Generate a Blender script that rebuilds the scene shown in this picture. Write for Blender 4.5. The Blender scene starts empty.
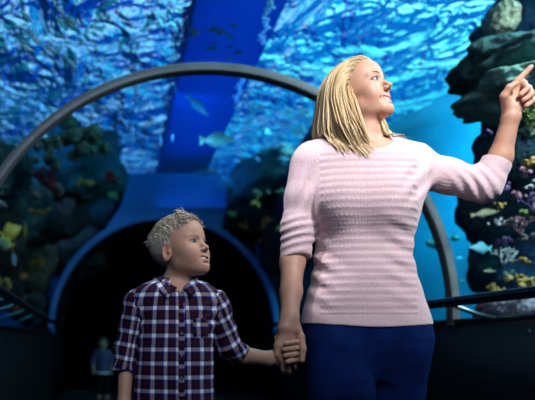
import bpy, bmesh, math, random
import numpy as np
from mathutils import Vector, Matrix, noise

random.seed(7)
rng = np.random.default_rng(11)
SC = bpy.context.scene
COL = SC.collection
F_PX = 600.0            # focal length in pixels of the 535 px wide frame
CAM_Z = 0.75
def W(px, py, d):
    """a point of the place: seen at that pixel from the photographer's spot, d metres down the tunnel"""
    return np.array([(px - 130.0) / F_PX * d, d, CAM_Z + (341.0 - py) / F_PX * d])

def nrm(v):
    v = np.asarray(v, float)
    return v / (np.linalg.norm(v) + 1e-12)

# ------------------------------------------------------------------ objects
def tag(o, label=None, cat=None, group=None, kind=None):
    if label: o['label'] = label
    if cat: o['category'] = cat
    if group: o['group'] = group
    if kind: o['kind'] = kind
    return o

def link_mesh(name, me, mat=None, parent=None, smooth=True):
    o = bpy.data.objects.new(name, me)
    COL.objects.link(o)
    if mat is not None:
        for m in (mat if isinstance(mat, (list, tuple)) else [mat]):
            me.materials.append(m)
    if smooth and len(me.polygons):
        me.polygons.foreach_set('use_smooth', np.ones(len(me.polygons), dtype=bool))
    if parent is not None:
        o.parent = parent
        o.matrix_parent_inverse = parent.matrix_basis.inverted()
    return o

def empty(name, loc, label=None, cat=None, group=None):
    o = bpy.data.objects.new(name, None)
    COL.objects.link(o)
    o.location = [float(v) for v in loc]
    o.empty_display_size = 0.05
    return tag(o, label, cat, group)

def np_mesh(name, V, F4=None, F3=None):
    """mesh from numpy arrays of verts and quads and/or tris"""
    me = bpy.data.meshes.new(name)
    V = np.asarray(V, np.float32)
    n4 = 0 if F4 is None else len(F4); n3 = 0 if F3 is None else len(F3)
    me.vertices.add(len(V)); me.vertices.foreach_set('co', V.ravel())
    loops = []
    if n4: loops.append(np.asarray(F4, np.int32).ravel())
    if n3: loops.append(np.asarray(F3, np.int32).ravel())
    loops = np.concatenate(loops)
    me.loops.add(len(loops)); me.loops.foreach_set('vertex_index', loops)
    tot = np.concatenate([np.full(n4, 4, np.int32), np.full(n3, 3, np.int32)])
    start = np.concatenate([[0], np.cumsum(tot)[:-1]]).astype(np.int32)
    me.polygons.add(n4 + n3)
    me.polygons.foreach_set('loop_start', start)
    me.update(calc_edges=True)
    me.validate()
    return me

def outward(me):
    bm = bmesh.new(); bm.from_mesh(me); bmesh.ops.remove_doubles(bm, verts=bm.verts, dist=1e-5); bmesh.ops.recalc_face_normals(bm, faces=bm.faces); bm.to_mesh(me); bm.free(); me.update()

def set_color(me, name, C):
    a = me.attributes.new(name, 'FLOAT_COLOR', 'POINT')
    C = np.asarray(C, np.float32)
    if C.shape[1] == 3: C = np.hstack([C, np.ones((len(C), 1), np.float32)])
    a.data.foreach_set('color', C.ravel())

def set_vec(me, name, C):
    a = me.attributes.new(name, 'FLOAT_VECTOR', 'POINT')
    a.data.foreach_set('vector', np.asarray(C, np.float32).ravel())

def verts_of(me):
    V = np.empty(len(me.vertices) * 3, np.float32); me.vertices.foreach_get('co', V)
    return V.reshape(-1, 3)

# ------------------------------------------------------------------ implicit surfaces (for bodies, clothes)
class Rcone:
    def __init__(s, a, b, ra, rb):
        s.a = np.array(a, float); s.b = np.array(b, float); s.ra = ra; s.rb = rb
        s.c = (s.a + s.b) / 2; s.R = np.linalg.norm(s.b - s.a) / 2 + max(ra, rb)
        s.ab = s.b - s.a; s.l2 = max(float(s.ab @ s.ab), 1e-12)
    def __call__(s, P):
        pa = P - s.a
        t = np.clip(pa @ s.ab / s.l2, 0, 1)
        q = pa - t[..., None] * s.ab
        return np.sqrt((q * q).sum(-1)) - (s.ra + (s.rb - s.ra) * t)

class Ell:
    def __init__(s, c, r, M=None):
        s.c = np.array(c, float); s.r = np.array(r, float) * np.ones(3); s.M = M
        s.R = s.r.max()
    def __call__(s, P):
        q = P - s.c
        if s.M is not None: q = q @ s.M        # M columns = local axes in world
        k0 = np.sqrt(((q / s.r) ** 2).sum(-1))
        k1 = np.sqrt(((q / s.r ** 2) ** 2).sum(-1)) + 1e-9
        return k0 * (k0 - 1) / k1

class Box:
    """rounded box"""
    def __init__(s, c, h, r, M=None):
        s.c = np.array(c, float); s.h = np.array(h, float) - r; s.r = r; s.M = M
        s.R = np.linalg.norm(h)
    def __call__(s, P):
        q = P - s.c
        if s.M is not None: q = q @ s.M
        q = np.abs(q) - s.h
        return np.sqrt((np.maximum(q, 0) ** 2).sum(-1)) + np.minimum(q.max(-1), 0) - s.r

class Loft:
    """stacked rings: rows of (z, cx, cy, rx, ry); n = superellipse exponent"""
    def __init__(s, rows, n=2.3, off=0.0, cap=0.012, smooth=5, M=None, o=None):
        A = np.array(rows, float); A = A[np.argsort(A[:, 0])]
        z = np.linspace(A[0, 0], A[-1, 0], 160)
        T = np.stack([np.interp(z, A[:, 0], A[:, k]) for k in range(1, 5)], 1)
        ker = np.hanning(2 * smooth + 3); ker /= ker.sum(); h = len(ker) // 2
        for k in range(4):
            p = np.pad(T[:, k], h, mode='reflect', reflect_type='odd'); T[:, k] = np.convolve(p, ker, 'valid')
        s.z, s.T, s.n, s.off, s.cap = z, T, n, off, cap
        s.M = M; s.o = np.zeros(3) if o is None else np.array(o, float)
        c = np.array([T[:, 0].mean(), T[:, 1].mean(), (z[0] + z[-1]) / 2])
        s.R = np.linalg.norm([abs(T[:, 0] - c[0]).max() + T[:, 2].max(), abs(T[:, 1] - c[1]).max() + T[:, 3].max(), (z[-1] - z[0]) / 2]) + abs(off)
        s.c = c if M is None else M @ c
        s.c = s.c + s.o
    def __call__(s, P):
        P = P - s.o
        if s.M is not None: P = P @ s.M
        z = P[..., 2]
        g = [np.interp(z, s.z, s.T[:, k]) for k in range(4)]
        x = P[..., 0] - g[0]; y = P[..., 1] - g[1]
        r = np.sqrt(x * x + y * y) + 1e-9
        rn = (np.abs(x / g[2]) ** s.n + np.abs(y / g[3]) ** s.n) ** (1 / s.n) + 1e-9
        d = r * (1 - 1 / np.maximum(rn, 0.05)) * 0.92 - s.off
        dz = np.maximum(s.z[0] - z, z - s.z[-1]) + 0.0
        return smax(d, dz, s.cap)

class Plane:
    """negative on the side away from n"""
    def __init__(s, p, n):
        s.p = np.array(p, float); s.nv = nrm(n); s.c = s.p; s.R = 1e9
    def __call__(s, P): return (P - s.p) @ s.nv

class Fn:
    """any function as a primitive; c, R its reach"""
    def __init__(s, f, c, R): s.f, s.c, s.R = f, np.array(c, float), R
    def __call__(s, P): return s.f(P)

def smin(a, b, k):
    if k <= 0: return np.minimum(a, b)
    h = np.maximum(k - np.abs(a - b), 0) / k
    return np.minimum(a, b) - h * h * k * 0.25
def smax(a, b, k): return -smin(-a, -b, k)

class Body:
    """ordered list of ops: ('+',prim,k) join, ('-',prim,k) carve, ('&',prim,k) intersect, ('d',fn,reach) displace"""
    def __init__(s): s.ops = []
    def add(s, p, k=0.01): s.ops.append(('+', p, k)); return s
    def sub(s, p, k=0.004): s.ops.append(('-', p, k)); return s
    def cut(s, p, k=0.004): s.ops.append(('&', p, k)); return s
    def disp(s, f, c=None, R=1e9): s.ops.append(('d', Fn(f, c if c is not None else (0, 0, 0), R), 0)); return s
    def __call__(s, P):
        D = np.full(P.shape[:-1], 1.0)
        for op, p, k in s.ops:
            if op == '+': D = smin(D, p(P), k)
            elif op == '-': D = smax(D, -p(P), k)
            elif op == '&': D = smax(D, p(P), k)
            else: D = D + p(P)
        return D
    def bounds(s):
        lo = np.min([p.c - p.R for op, p, k in s.ops if op == '+'], 0) - 0.02
        hi = np.max([p.c + p.R for op, p, k in s.ops if op == '+'], 0) + 0.02
        return lo, hi
    def blocks(s, C, half, P):
        """evaluate on P (B,n,3) with block centres C and half diagonal: skips what cannot matter"""
        D = np.full(P.shape[:-1], 1.0, np.float64)
        for op, p, k in s.ops:
            if p.R > 1e6: sel = slice(None)
            else:
                sel = np.nonzero(np.linalg.norm(C - p.c, axis=1) < p.R + half + k + 0.035)[0]
                if len(sel) == 0: continue
            v = p(P[sel])
            if op == '+': D[sel] = smin(D[sel], v, k)
            elif op == '-': D[sel] = smax(D[sel], -v, k)
            elif op == '&': D[sel] = smax(D[sel], v, k)
            else: D[sel] = D[sel] + v
        return D

def polygonize(body, h, name='m', lo=None, hi=None, N=12):
    b0, b1 = body.bounds()
    lo = b0 if lo is None else np.maximum(lo, b0); hi = b1 if hi is None else np.minimum(hi, b1)
    bs = N * h
    nb = np.ceil((hi - lo) / bs).astype(int) + 1
    I = np.stack(np.meshgrid(*[np.arange(n) for n in nb], indexing='ij'), -1).reshape(-1, 3)
    half = bs * math.sqrt(3) / 2
    Cc = lo + (I + 0.5) * bs
    d = body.blocks(Cc, half, Cc[:, None, :])[:, 0]
    keep = np.abs(d) < half * 1.9 + 0.01
    I = I[keep]; Cc = Cc[keep]
    g = np.arange(N + 1) * h
    G = np.stack(np.meshgrid(g, g, g, indexing='ij'), -1).reshape(-1, 3)
    out_v, out_key, E = [], [], []
    CH = 500
    dims = (nb * N + 4).astype(np.int64)
    def key(c): return (c[..., 0] * dims[1] + c[..., 1]) * dims[2] + c[..., 2]
    for s0 in range(0, len(I), CH):
        Ib = I[s0:s0 + CH]; C = Cc[s0:s0 + CH]
        P = (lo + Ib * bs)[:, None, :] + G[None]
        D = body.blocks(C, half, P).reshape(-1, N + 1, N + 1, N + 1)
        S = D < 0
        any_ = S.reshape(len(S), -1).any(1) & ~S.reshape(len(S), -1).all(1)
        if not any_.any(): continue
        D = D[any_]; S = S[any_]; Ib = Ib[any_]
        cnt = np.zeros((len(S), N, N, N), int)
        for a in (0, 1):
            for b in (0, 1):
                for c in (0, 1): cnt += S[:, a:N + a, b:N + b, c:N + c]
        act = (cnt > 0) & (cnt < 8)
        bi, ci, cj, ck = np.nonzero(act)
        acc = np.zeros((len(bi), 3)); num = np.zeros(len(bi))
        for ax in range(3):
            for u in (0, 1):
                for v in (0, 1):
                    o = [0, 0, 0]; oth = [q for q in range(3) if q != ax]
                    o[oth[0]] = u; o[oth[1]] = v; o2 = list(o); o2[ax] = 1
                    d0 = D[bi, ci + o[0], cj + o[1], ck + o[2]]; d1 = D[bi, ci + o2[0], cj + o2[1], ck + o2[2]]
                    m = (d0 < 0) != (d1 < 0)
                    t = np.where(m, d0 / np.where(m, d0 - d1, 1), 0)
                    q = np.array(o, float)[None] + np.zeros((len(bi), 3)); q[:, ax] = t
                    acc += np.where(m[:, None], q, 0); num += m
        cell = Ib[bi] * N + np.stack([ci, cj, ck], 1)
        out_v.append(lo + (cell + acc / num[:, None]) * h); out_key.append(key(cell.astype(np.int64)))
        for ax in range(3):
            sl0 = [slice(None)] + [slice(0, N)] * 3; sl1 = list(sl0); sl1[ax + 1] = slice(1, N + 1)
            a = S[tuple(sl0)]; b = S[tuple(sl1)]
            e = np.nonzero(a != b)
            cell = Ib[e[0]] * N + np.stack(e[1:], 1)
            E.append((ax, cell.astype(np.int64), a[e]))
    V = np.concatenate(out_v); K = np.concatenate(out_key)
    order = np.argsort(K); Ks = K[order]
    def find(c):
        k = key(c); i = np.searchsorted(Ks, k); i = np.minimum(i, len(Ks) - 1)
        return np.where(Ks[i] == k, order[i], -1)
    Q = []
    for ax, c, ins in E:
        u = np.zeros(3, np.int64); v = np.zeros(3, np.int64); u[(ax + 1) % 3] = 1; v[(ax + 2) % 3] = 1
        q = np.stack([find(c), find(c - u), find(c - u - v), find(c - v)], 1)
        q = np.where(ins[:, None], q, q[:, ::-1])
        Q.append(q[(q >= 0).all(1)])
    return np_mesh(name, V, F4=np.concatenate(Q))

def sdf_obj(name, body, h, mat, parent=None, **kw):
    return link_mesh(name, polygonize(body, h, name, **kw), mat, parent)

# ------------------------------------------------------------------ materials
class NT:
    def __init__(s, name, rough=0.6, spec=0.5, metal=0.0, color=(0.8, 0.8, 0.8)):
        s.m = bpy.data.materials.new(name); s.m.use_nodes = True
        s.t = s.m.node_tree; s.n = s.t.nodes; s.l = s.t.links
        s.b = s.n['Principled BSDF']; s.out = s.n['Material Output']
        s.b.inputs['Roughness'].default_value = rough
        s.b.inputs['Specular IOR Level'].default_value = spec
        s.b.inputs['Metallic'].default_value = metal
        s.b.inputs['Base Color'].default_value = (*color, 1)
    def node(s, typ, **kw):
        n = s.n.new(typ)
        for k, v in kw.items():
            if k in n.inputs:
                n.inputs[k].default_value = v
            else: setattr(n, k, v)
        return n
    def link(s, a, b): s.l.new(a, b)
    def attr(s, name): return s.node('ShaderNodeAttribute', attribute_name=name)
    def ramp(s, fac, stops, interp='LINEAR'):
        r = s.node('ShaderNodeValToRGB'); r.color_ramp.interpolation = interp
        els = r.color_ramp.elements
        while len(els) < len(stops): els.new(0.5)
        for e, (p, c) in zip(els, stops):
            e.position = p; e.color = (*c, 1) if len(c) == 3 else c
        s.link(fac, r.inputs['Fac']); return r
    def noise(s, scale, detail=3, rough=0.5, co='Object', dist=0.0, vec=None):
        n = s.node('ShaderNodeTexNoise'); n.inputs['Scale'].default_value = scale
        n.inputs['Detail'].default_value = detail; n.inputs['Roughness'].default_value = rough
        n.inputs['Distortion'].default_value = dist
        if vec is None:
            tc = s.node('ShaderNodeTexCoord'); vec = tc.outputs[co]
        s.link(vec, n.inputs['Vector']); return n
    def mix(s, fac, a, b, blend='MIX'):
        m = s.node('ShaderNodeMix'); m.data_type = 'RGBA'; m.blend_type = blend
        for sock, v in ((m.inputs[0], fac), (m.inputs[6], a), (m.inputs[7], b)):
            if isinstance(v, (int, float)): sock.default_value = v
            elif isinstance(v, tuple): sock.default_value = (*v, 1)
            else: s.link(v, sock)
        return m.outputs[2]
    def math(s, op, a, b=0.0):
        m = s.node('ShaderNodeMath'); m.operation = op
        for sock, v in ((m.inputs[0], a), (m.inputs[1], b)):
            if isinstance(v, (int, float)): sock.default_value = v
            else: s.link(v, sock)
        return m.outputs[0]
    def bump(s, h, strength=0.3, dist=0.01):
        b = s.node('ShaderNodeBump'); b.inputs['Strength'].default_value = strength; b.inputs['Distance'].default_value = dist
        s.link(h, b.inputs['Height']); s.link(b.outputs['Normal'], s.b.inputs['Normal']); return b
    def color(s, sock): s.link(sock, s.b.inputs['Base Color']); return s

def plain(name, color, rough=0.6, metal=0.0, spec=0.5, var=0.0, scale=20, bump=0.0, emit=None, es=1.0):
    t = NT(name, rough, spec, metal, color)
    if var:
        n = t.noise(scale, 4)
        c2 = tuple(max(0, c * (1 - var)) for c in color); c1 = tuple(min(1, c * (1 + var)) for c in color)
        t.color(t.ramp(n.outputs['Fac'], [(0.3, c2), (0.7, c1)]).outputs['Color'])
        if bump: t.bump(n.outputs['Fac'], bump, 0.01)
    if emit:
        t.b.inputs['Emission Color'].default_value = (*emit, 1); t.b.inputs['Emission Strength'].default_value = es
    return t.m

# ------------------------------------------------------------------ mesh bits
def tube_verts(path, radii, sides=10, squash=1.0, cap=True, up=None):
    """verts and faces of a tube along a polyline"""
    P = np.asarray(path, float); n = len(P)
    R = np.asarray(radii, float) * np.ones(n)
    T = np.gradient(P, axis=0); T /= np.linalg.norm(T, axis=1)[:, None] + 1e-12
    ref = np.array([0, 0, 1.0]) if up is None else np.asarray(up, float)
    if abs(T[0] @ ref) > 0.95: ref = np.array([1.0, 0, 0])
    U = np.empty_like(P); u = nrm(np.cross(T[0], ref))
    for i in range(n):
        u = u - T[i] * (u @ T[i]); u = nrm(u); U[i] = u
    B = np.cross(T, U)
    a = np.linspace(0, 2 * math.pi, sides, endpoint=False)
    V = P[:, None] + R[:, None, None] * (np.cos(a)[None, :, None] * U[:, None] + squash * np.sin(a)[None, :, None] * B[:, None])
    V = V.reshape(-1, 3)
    F = []
    for i in range(n - 1):
        for j in range(sides):
            k = (j + 1) % sides
            F.append((i * sides + j, i * sides + k, (i + 1) * sides + k, (i + 1) * sides + j))
    T3 = []
    if cap:
        V = np.vstack([V, P[0], P[-1]]); c0, c1 = len(V) - 2, len(V) - 1
        for j in range(sides):
            k = (j + 1) % sides
            T3.append((c0, k, j)); T3.append((c1, (n - 1) * sides + j, (n - 1) * sides + k))
    return V, F, T3

class MB:
    """collects pieces that become ONE mesh"""
    def __init__(s): s.V = []; s.F4 = []; s.F3 = []; s.n = 0; s.C = []
    def add(s, V, F4=(), F3=(), col=None):
        V = np.asarray(V, float)
        s.V.append(V); s.F4 += [tuple(i + s.n for i in f) for f in F4]; s.F3 += [tuple(i + s.n for i in f) for f in F3]
        s.C.append(np.tile(np.asarray(col if col is not None else (1, 1, 1), float), (len(V), 1)))
        s.n += len(V); return s
    def tube(s, path, r, sides=10, col=None, **kw):
        V, F, T = tube_verts(path, r, sides, **kw); return s.add(V, F, T, col)
    def box(s, lo, hi, col=None):
        x0, y0, z0 = lo; x1, y1, z1 = hi
        V = [(x0, y0, z0), (x1, y0, z0), (x1, y1, z0), (x0, y1, z0), (x0, y0, z1), (x1, y0, z1), (x1, y1, z1), (x0, y1, z1)]
        return s.add(V, [(0, 3, 2, 1), (4, 5, 6, 7), (0, 1, 5, 4), (1, 2, 6, 5), (2, 3, 7, 6), (3, 0, 4, 7)], (), col)
    def sphere(s, c, r, seg=12, rings=8, M=None, col=None):
        r = np.asarray(r, float) * np.ones(3); V = [(0, 0, 1)]
        for i in range(1, rings):
            t = math.pi * i / rings
            for j in range(seg):
                p = 2 * math.pi * j / seg; V.append((math.sin(t) * math.cos(p), math.sin(t) * math.sin(p), math.cos(t)))
        V.append((0, 0, -1)); V = np.array(V) * r
        if M is not None: V = V @ M.T
        F4 = []; F3 = []
        for j in range(seg):
            k = (j + 1) % seg
            F3.append((0, 1 + j, 1 + k)); b = 1 + (rings - 2) * seg
            F3.append((len(V) - 1, b + k, b + j))
            for i in range(rings - 2):
                F4.append((1 + i * seg + j, 1 + (i + 1) * seg + j, 1 + (i + 1) * seg + k, 1 + i * seg + k))
        return s.add(V + np.asarray(c, float), F4, F3, col)
    def build(s, name, mat, parent=None, smooth=True, colors=False):
        me = np_mesh(name, np.vstack(s.V), s.F4 if s.F4 else None, s.F3 if s.F3 else None)
        if colors: set_color(me, 'col', np.vstack(s.C))
        return link_mesh(name, me, mat, parent, smooth)

def bevel(o, w=0.005, seg=2):
    m = o.modifiers.new('b', 'BEVEL'); m.width = w; m.segments = seg; m.limit_method = 'ANGLE'; return o

def arc(c, R, a0, a1, n, y):
    a = np.radians(np.linspace(a0, a1, n))
    return np.stack([c[0] + R * np.cos(a), np.full(n, y), c[1] + R * np.sin(a)], 1)
# ------------------------------------------------------------------ head and hand builders
class Frame:
    def __init__(s, o, fwd, up=(0, 0, 1), roll=0.0, sc=1.0, warp=None):
        s.o = np.array(o, float); Y = nrm(fwd); X = nrm(np.cross(Y, up)); Z = np.cross(X, Y)
        c, q = math.cos(roll), math.sin(roll); X, Z = c * X + q * Z, -q * X + c * Z
        s.M = np.stack([X, Y, Z], 1); s.sc = sc; s.warp = warp
    def p(s, x, y, z):
        v = np.array([x, y, z], float)
        if s.warp: v = s.warp(v)
        return s.o + s.M @ (v * s.sc)
    def local(s, P): return (np.asarray(P) - s.o) @ s.M / s.sc

def add_head(B, fr, child=False, smile=1.0):
    """skull, face and ears of a head into the implicit body B"""
    p = fr.p; s = fr.sc; M = fr.M
    def ell(x, y, z, rx, ry, rz, k=0.01, op='+', rot=None):
        m = M if rot is None else M @ rot
        e = Ell(p(x, y, z), (rx * s, ry * s, rz * s), m)
        (B.add if op == '+' else B.sub)(e, k * s)
    def rc(a, b, ra, rb, k=0.01): B.add(Rcone(p(*a), p(*b), ra * s, rb * s), k * s)
    cw = 1.06 if child else 1.0
    ell(0, -0.012, 0.045, 0.0745, 0.094, 0.078, 0.0)
    ell(0, 0.030, 0.048, 0.060, 0.055, 0.056, 0.02)
    ell(0, 0.024, -0.022, 0.058 * cw, 0.053, 0.066, 0.03)
    for q in (-1, 1):
        rc((q * 0.043 * cw, 0.008, -0.052), (q * 0.016, 0.060, -0.088), 0.010, 0.012, 0.035)      # jaw line
        ell(q * 0.043 * cw, 0.046, -0.014, 0.016, 0.020, 0.016, 0.025)                             # cheekbone
        ell(q * 0.032 * cw, 0.0545, -0.038, 0.019 * cw, 0.018 * cw, 0.022, 0.025)                   # apple of the cheek
        rc((q * 0.010, 0.0785, 0.024), (q * 0.044, 0.064, 0.025), 0.006, 0.006, 0.012)            # brow ridge
    ell(0, 0.066, -0.090, 0.017, 0.0130, 0.0130, 0.025)                                            # chin
    ell(0, 0.058, -0.058, 0.027, 0.0205, 0.026, 0.020)                                              # muzzle
    # nose
    nz = 0.8 if not child else 0.75
    y1 = 0.088 + 0.010 * nz
    rc((0, 0.0775, 0.013), (0, y1, -0.020), 0.0050, 0.0062, 0.010)
    ell(0, y1 + 0.0025, -0.0240, 0.0080, 0.0078, 0.0070, 0.005)
    for q in (-1, 1):
        ell(q * 0.0105, y1 - 0.0085, -0.0290, 0.0058, 0.0085, 0.0056, 0.004)
    # eye sockets and eyes
    for q in (-1, 1):
        ell(q * 0.031, 0.086, 0.009, 0.018, 0.014, 0.0105, 0.008, '-')
        ell(q * 0.031, 0.0645, 0.008, 0.0150, 0.0140, 0.0135, 0.004)
        ell(q * 0.0315, 0.0800, 0.0075, 0.0125, 0.0100, 0.0048, 0.002, '-')
        for (xa, ya, za, xb, yb, zb) in ((0.019, .0745, .0095, .026, .0785, .0142), (.026, .0785, .0142, .036, .0780, .0145), (.036, .0780, .0145, .0455, .0705, .0090)):
            rc((q * xa, ya, za), (q * xb, yb, zb), 0.0016, 0.0016, 0.003)                         # upper lid fold
    # mouth: lips and opening
    zc = -0.060
    def lip(z0, r, y0, lift, k=0.003):
        mw = 1.20
        pts = [(-0.024 * mw, -0.0135, lift), (-0.013 * mw, -0.0032, lift * .35), (0, 0, 0), (0.013 * mw, -0.0032, lift * .35), (0.024 * mw, -0.0125, lift)]
        rr = [0.4, 0.9, 1, 0.9, 0.4]
        for (a, b), (ra, rb) in zip(zip(pts[:-1], pts[1:]), zip(rr[:-1], rr[1:])):
            rc((a[0], y0 + a[1], z0 + a[2]), (b[0], y0 + b[1], z0 + b[2]), r * ra, r * rb, k)
    lip(zc + 0.0082, 0.0040, 0.0795, 0.0030 * smile)
    lip(zc - 0.0085, 0.0046, 0.0775, 0.0120 * smile)
    # opening of the smile
    mw = 1.20
    for q in (-1, 1):
        B.sub(Rcone(p(0, 0.083, zc - 0.0004), p(q * 0.011 * mw, 0.081, zc + 0.0010 * smile), 0.0052 * s, 0.0050 * s), 0.0015 * s)
        B.sub(Rcone(p(q * 0.011 * mw, 0.081, zc + 0.0010 * smile), p(q * 0.0215 * mw, 0.0735, zc + 0.0066 * smile), 0.0050 * s, 0.0022 * s), 0.0015 * s)
        ell(q * 0.028 * mw, 0.0665, zc + 0.007, 0.0012, 0.0026, 0.006, 0.008, '-')                   # smile line at the corner
    ell(0, 0.0835, zc - 0.0195, 0.014, 0.005, 0.0035, 0.006, '-')                                  # groove under lip
    for q in (-1, 1): ell(q * 0.0060, y1 - 0.002, -0.0360, 0.0022, 0.0030, 0.0022, 0.0012, '-')   # nostrils
    # ears
    for q in (-1, 1):
        k = 1.0
        rot = np.array(Matrix.Rotation(math.radians(-14), 3, 'X')) @ np.array(Matrix.Rotation(math.radians(q * 28), 3, 'Z'))
        ell(q * 0.0745, -0.010, -0.002, 0.0055, 0.0165 * k, 0.030 * k, 0.004, rot=rot)
        ell(q * 0.0780, -0.007, 0.000, 0.0050, 0.0095 * k, 0.019 * k, 0.003, '-', rot=rot)
        ell(q * 0.0740, -0.001, -0.004, 0.004, 0.005, 0.006, 0.003)

def face_colors(me, fr, skin, lip, extra=None, brow=None, zc=-0.060, blush=(0.62, 0.22, 0.16), smile=1.0, mw=1.2):
    V = verts_of(me); L = fr.local(V)
    C = np.tile(np.array(skin, float), (len(V), 1))
    head = (np.abs(L).max(1) < 0.13)
    x, y, z = L.T
    zl = zc - 0.0015 + 7.0 * x * x * smile
    m = head & (y > 0.060) & (np.abs(x) < 0.026 * mw)
    w = np.clip(1 - np.abs(z - zl) / (0.0110 * np.sqrt(np.clip(1 - (x / (0.026 * mw)) ** 2, 0, 1)) + 1e-4), 0, 1)
    w = np.clip(w * 3.0, 0, 1) * m
    C = C * (1 - w[:, None]) + np.array(lip) * w[:, None]
    for q in (-1, 1):
        b = np.exp(-(((x - q * 0.040) / 0.017) ** 2 + ((z + 0.038) / 0.016) ** 2)) * head * (y > 0.02) * 0.28
        C = C * (1 - b[:, None]) + np.array(blush) * b[:, None]
        b = np.exp(-(((x - q * 0.076) / 0.012) ** 2 + ((y + 0.01) / 0.02) ** 2 + (z / 0.03) ** 2)) * head * 0.35
        C = C * (1 - b[:, None]) + np.array(blush) * b[:, None]
        # lash line round the eye opening: a make-up / lash tint of its own
        e = np.sqrt(((x - q * 0.032) / 0.0150) ** 2 + ((z - 0.0078) / 0.0074) ** 2)
        b = np.clip(1.25 - np.abs(e - 0.95) * 4.5, 0, 1) * head * (y > 0.05) * 0.75
        C = C * (1 - b[:, None]) + np.array((0.05, 0.03, 0.025)) * b[:, None]
    # dark inside of the mouth
    m = head & (y < 0.0745) & (y > 0.05) & (np.abs(x) < 0.022 * mw) & (np.abs(z - zl) < 0.006)
    C[m] = (0.10, 0.02, 0.02)
    if extra is not None: C = extra(V, L, C)
    set_color(me, 'col', C)

def add_eyes(parent, fr, gaze, iris, mats, s=None):
    """eyeballs with iris and pupil, teeth, eyebrows: children of the person"""
    for q in (-1, 1):
        c = fr.p(q * 0.0315, 0.0665, 0.008); r = 0.0124 * fr.sc
        mb = MB(); g = nrm(gaze)
        ref = nrm(np.cross(g, [0, 0.3, 1.0])); M = np.stack([ref, np.cross(g, ref), g], 1)
        mb.sphere(c, r, 24, 20, M=M)
        me_o = mb.build('eyeball', mats['eye'], parent)
        V = verts_of(me_o.data); t = (V - c) @ g / r
        ang = np.degrees(np.arccos(np.clip(t, -1, 1)))
        C = np.tile(np.array((0.52, 0.50, 0.49)), (len(V), 1))
        C[ang < 41] = iris; C[ang < 19] = (0.005, 0.005, 0.005)
        set_color(me_o.data, 'col', C)

def add_teeth(parent, fr, mats, zc=-0.060, smile=1.0):
    mb = MB()
    for i in range(10):
        x = (i - 4.5) * 0.0056
        y = 0.0775 - 13 * x * x; z = zc + 0.0022 + 5 * x * x * smile
        mb.sphere(fr.p(x, y, z), (0.0029 * fr.sc, 0.0022 * fr.sc, 0.0050 * fr.sc), 8, 6, M=fr.M)
    mb.build('teeth', mats['teeth'], parent)

def add_brows(parent, fr, mat, col, th=1.0):
    for q in (-1, 1):
        mb = MB()
        pts = [(q * 0.014, 0.0855, 0.0255), (q * 0.024, 0.0845, 0.0300), (q * 0.036, 0.0765, 0.0315), (q * 0.048, 0.0640, 0.0265)]
        mb.tube([fr.p(*v) for v in pts], np.array([0.0022, 0.0030, 0.0026, 0.0010]) * fr.sc * th, 8, squash=0.8)
        mb.build('eyebrow', mat, parent)

def finger(B, pts, r0, r1, k=0.004, nail=None):
    """chain of rounded bones; pts = joints"""
    n = len(pts) - 1
    for i in range(n):
        ra = r0 + (r1 - r0) * i / n; rb = r0 + (r1 - r0) * (i + 1) / n
        B.add(Rcone(pts[i], pts[i + 1], ra, rb), k if i else 0.009)

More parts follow.
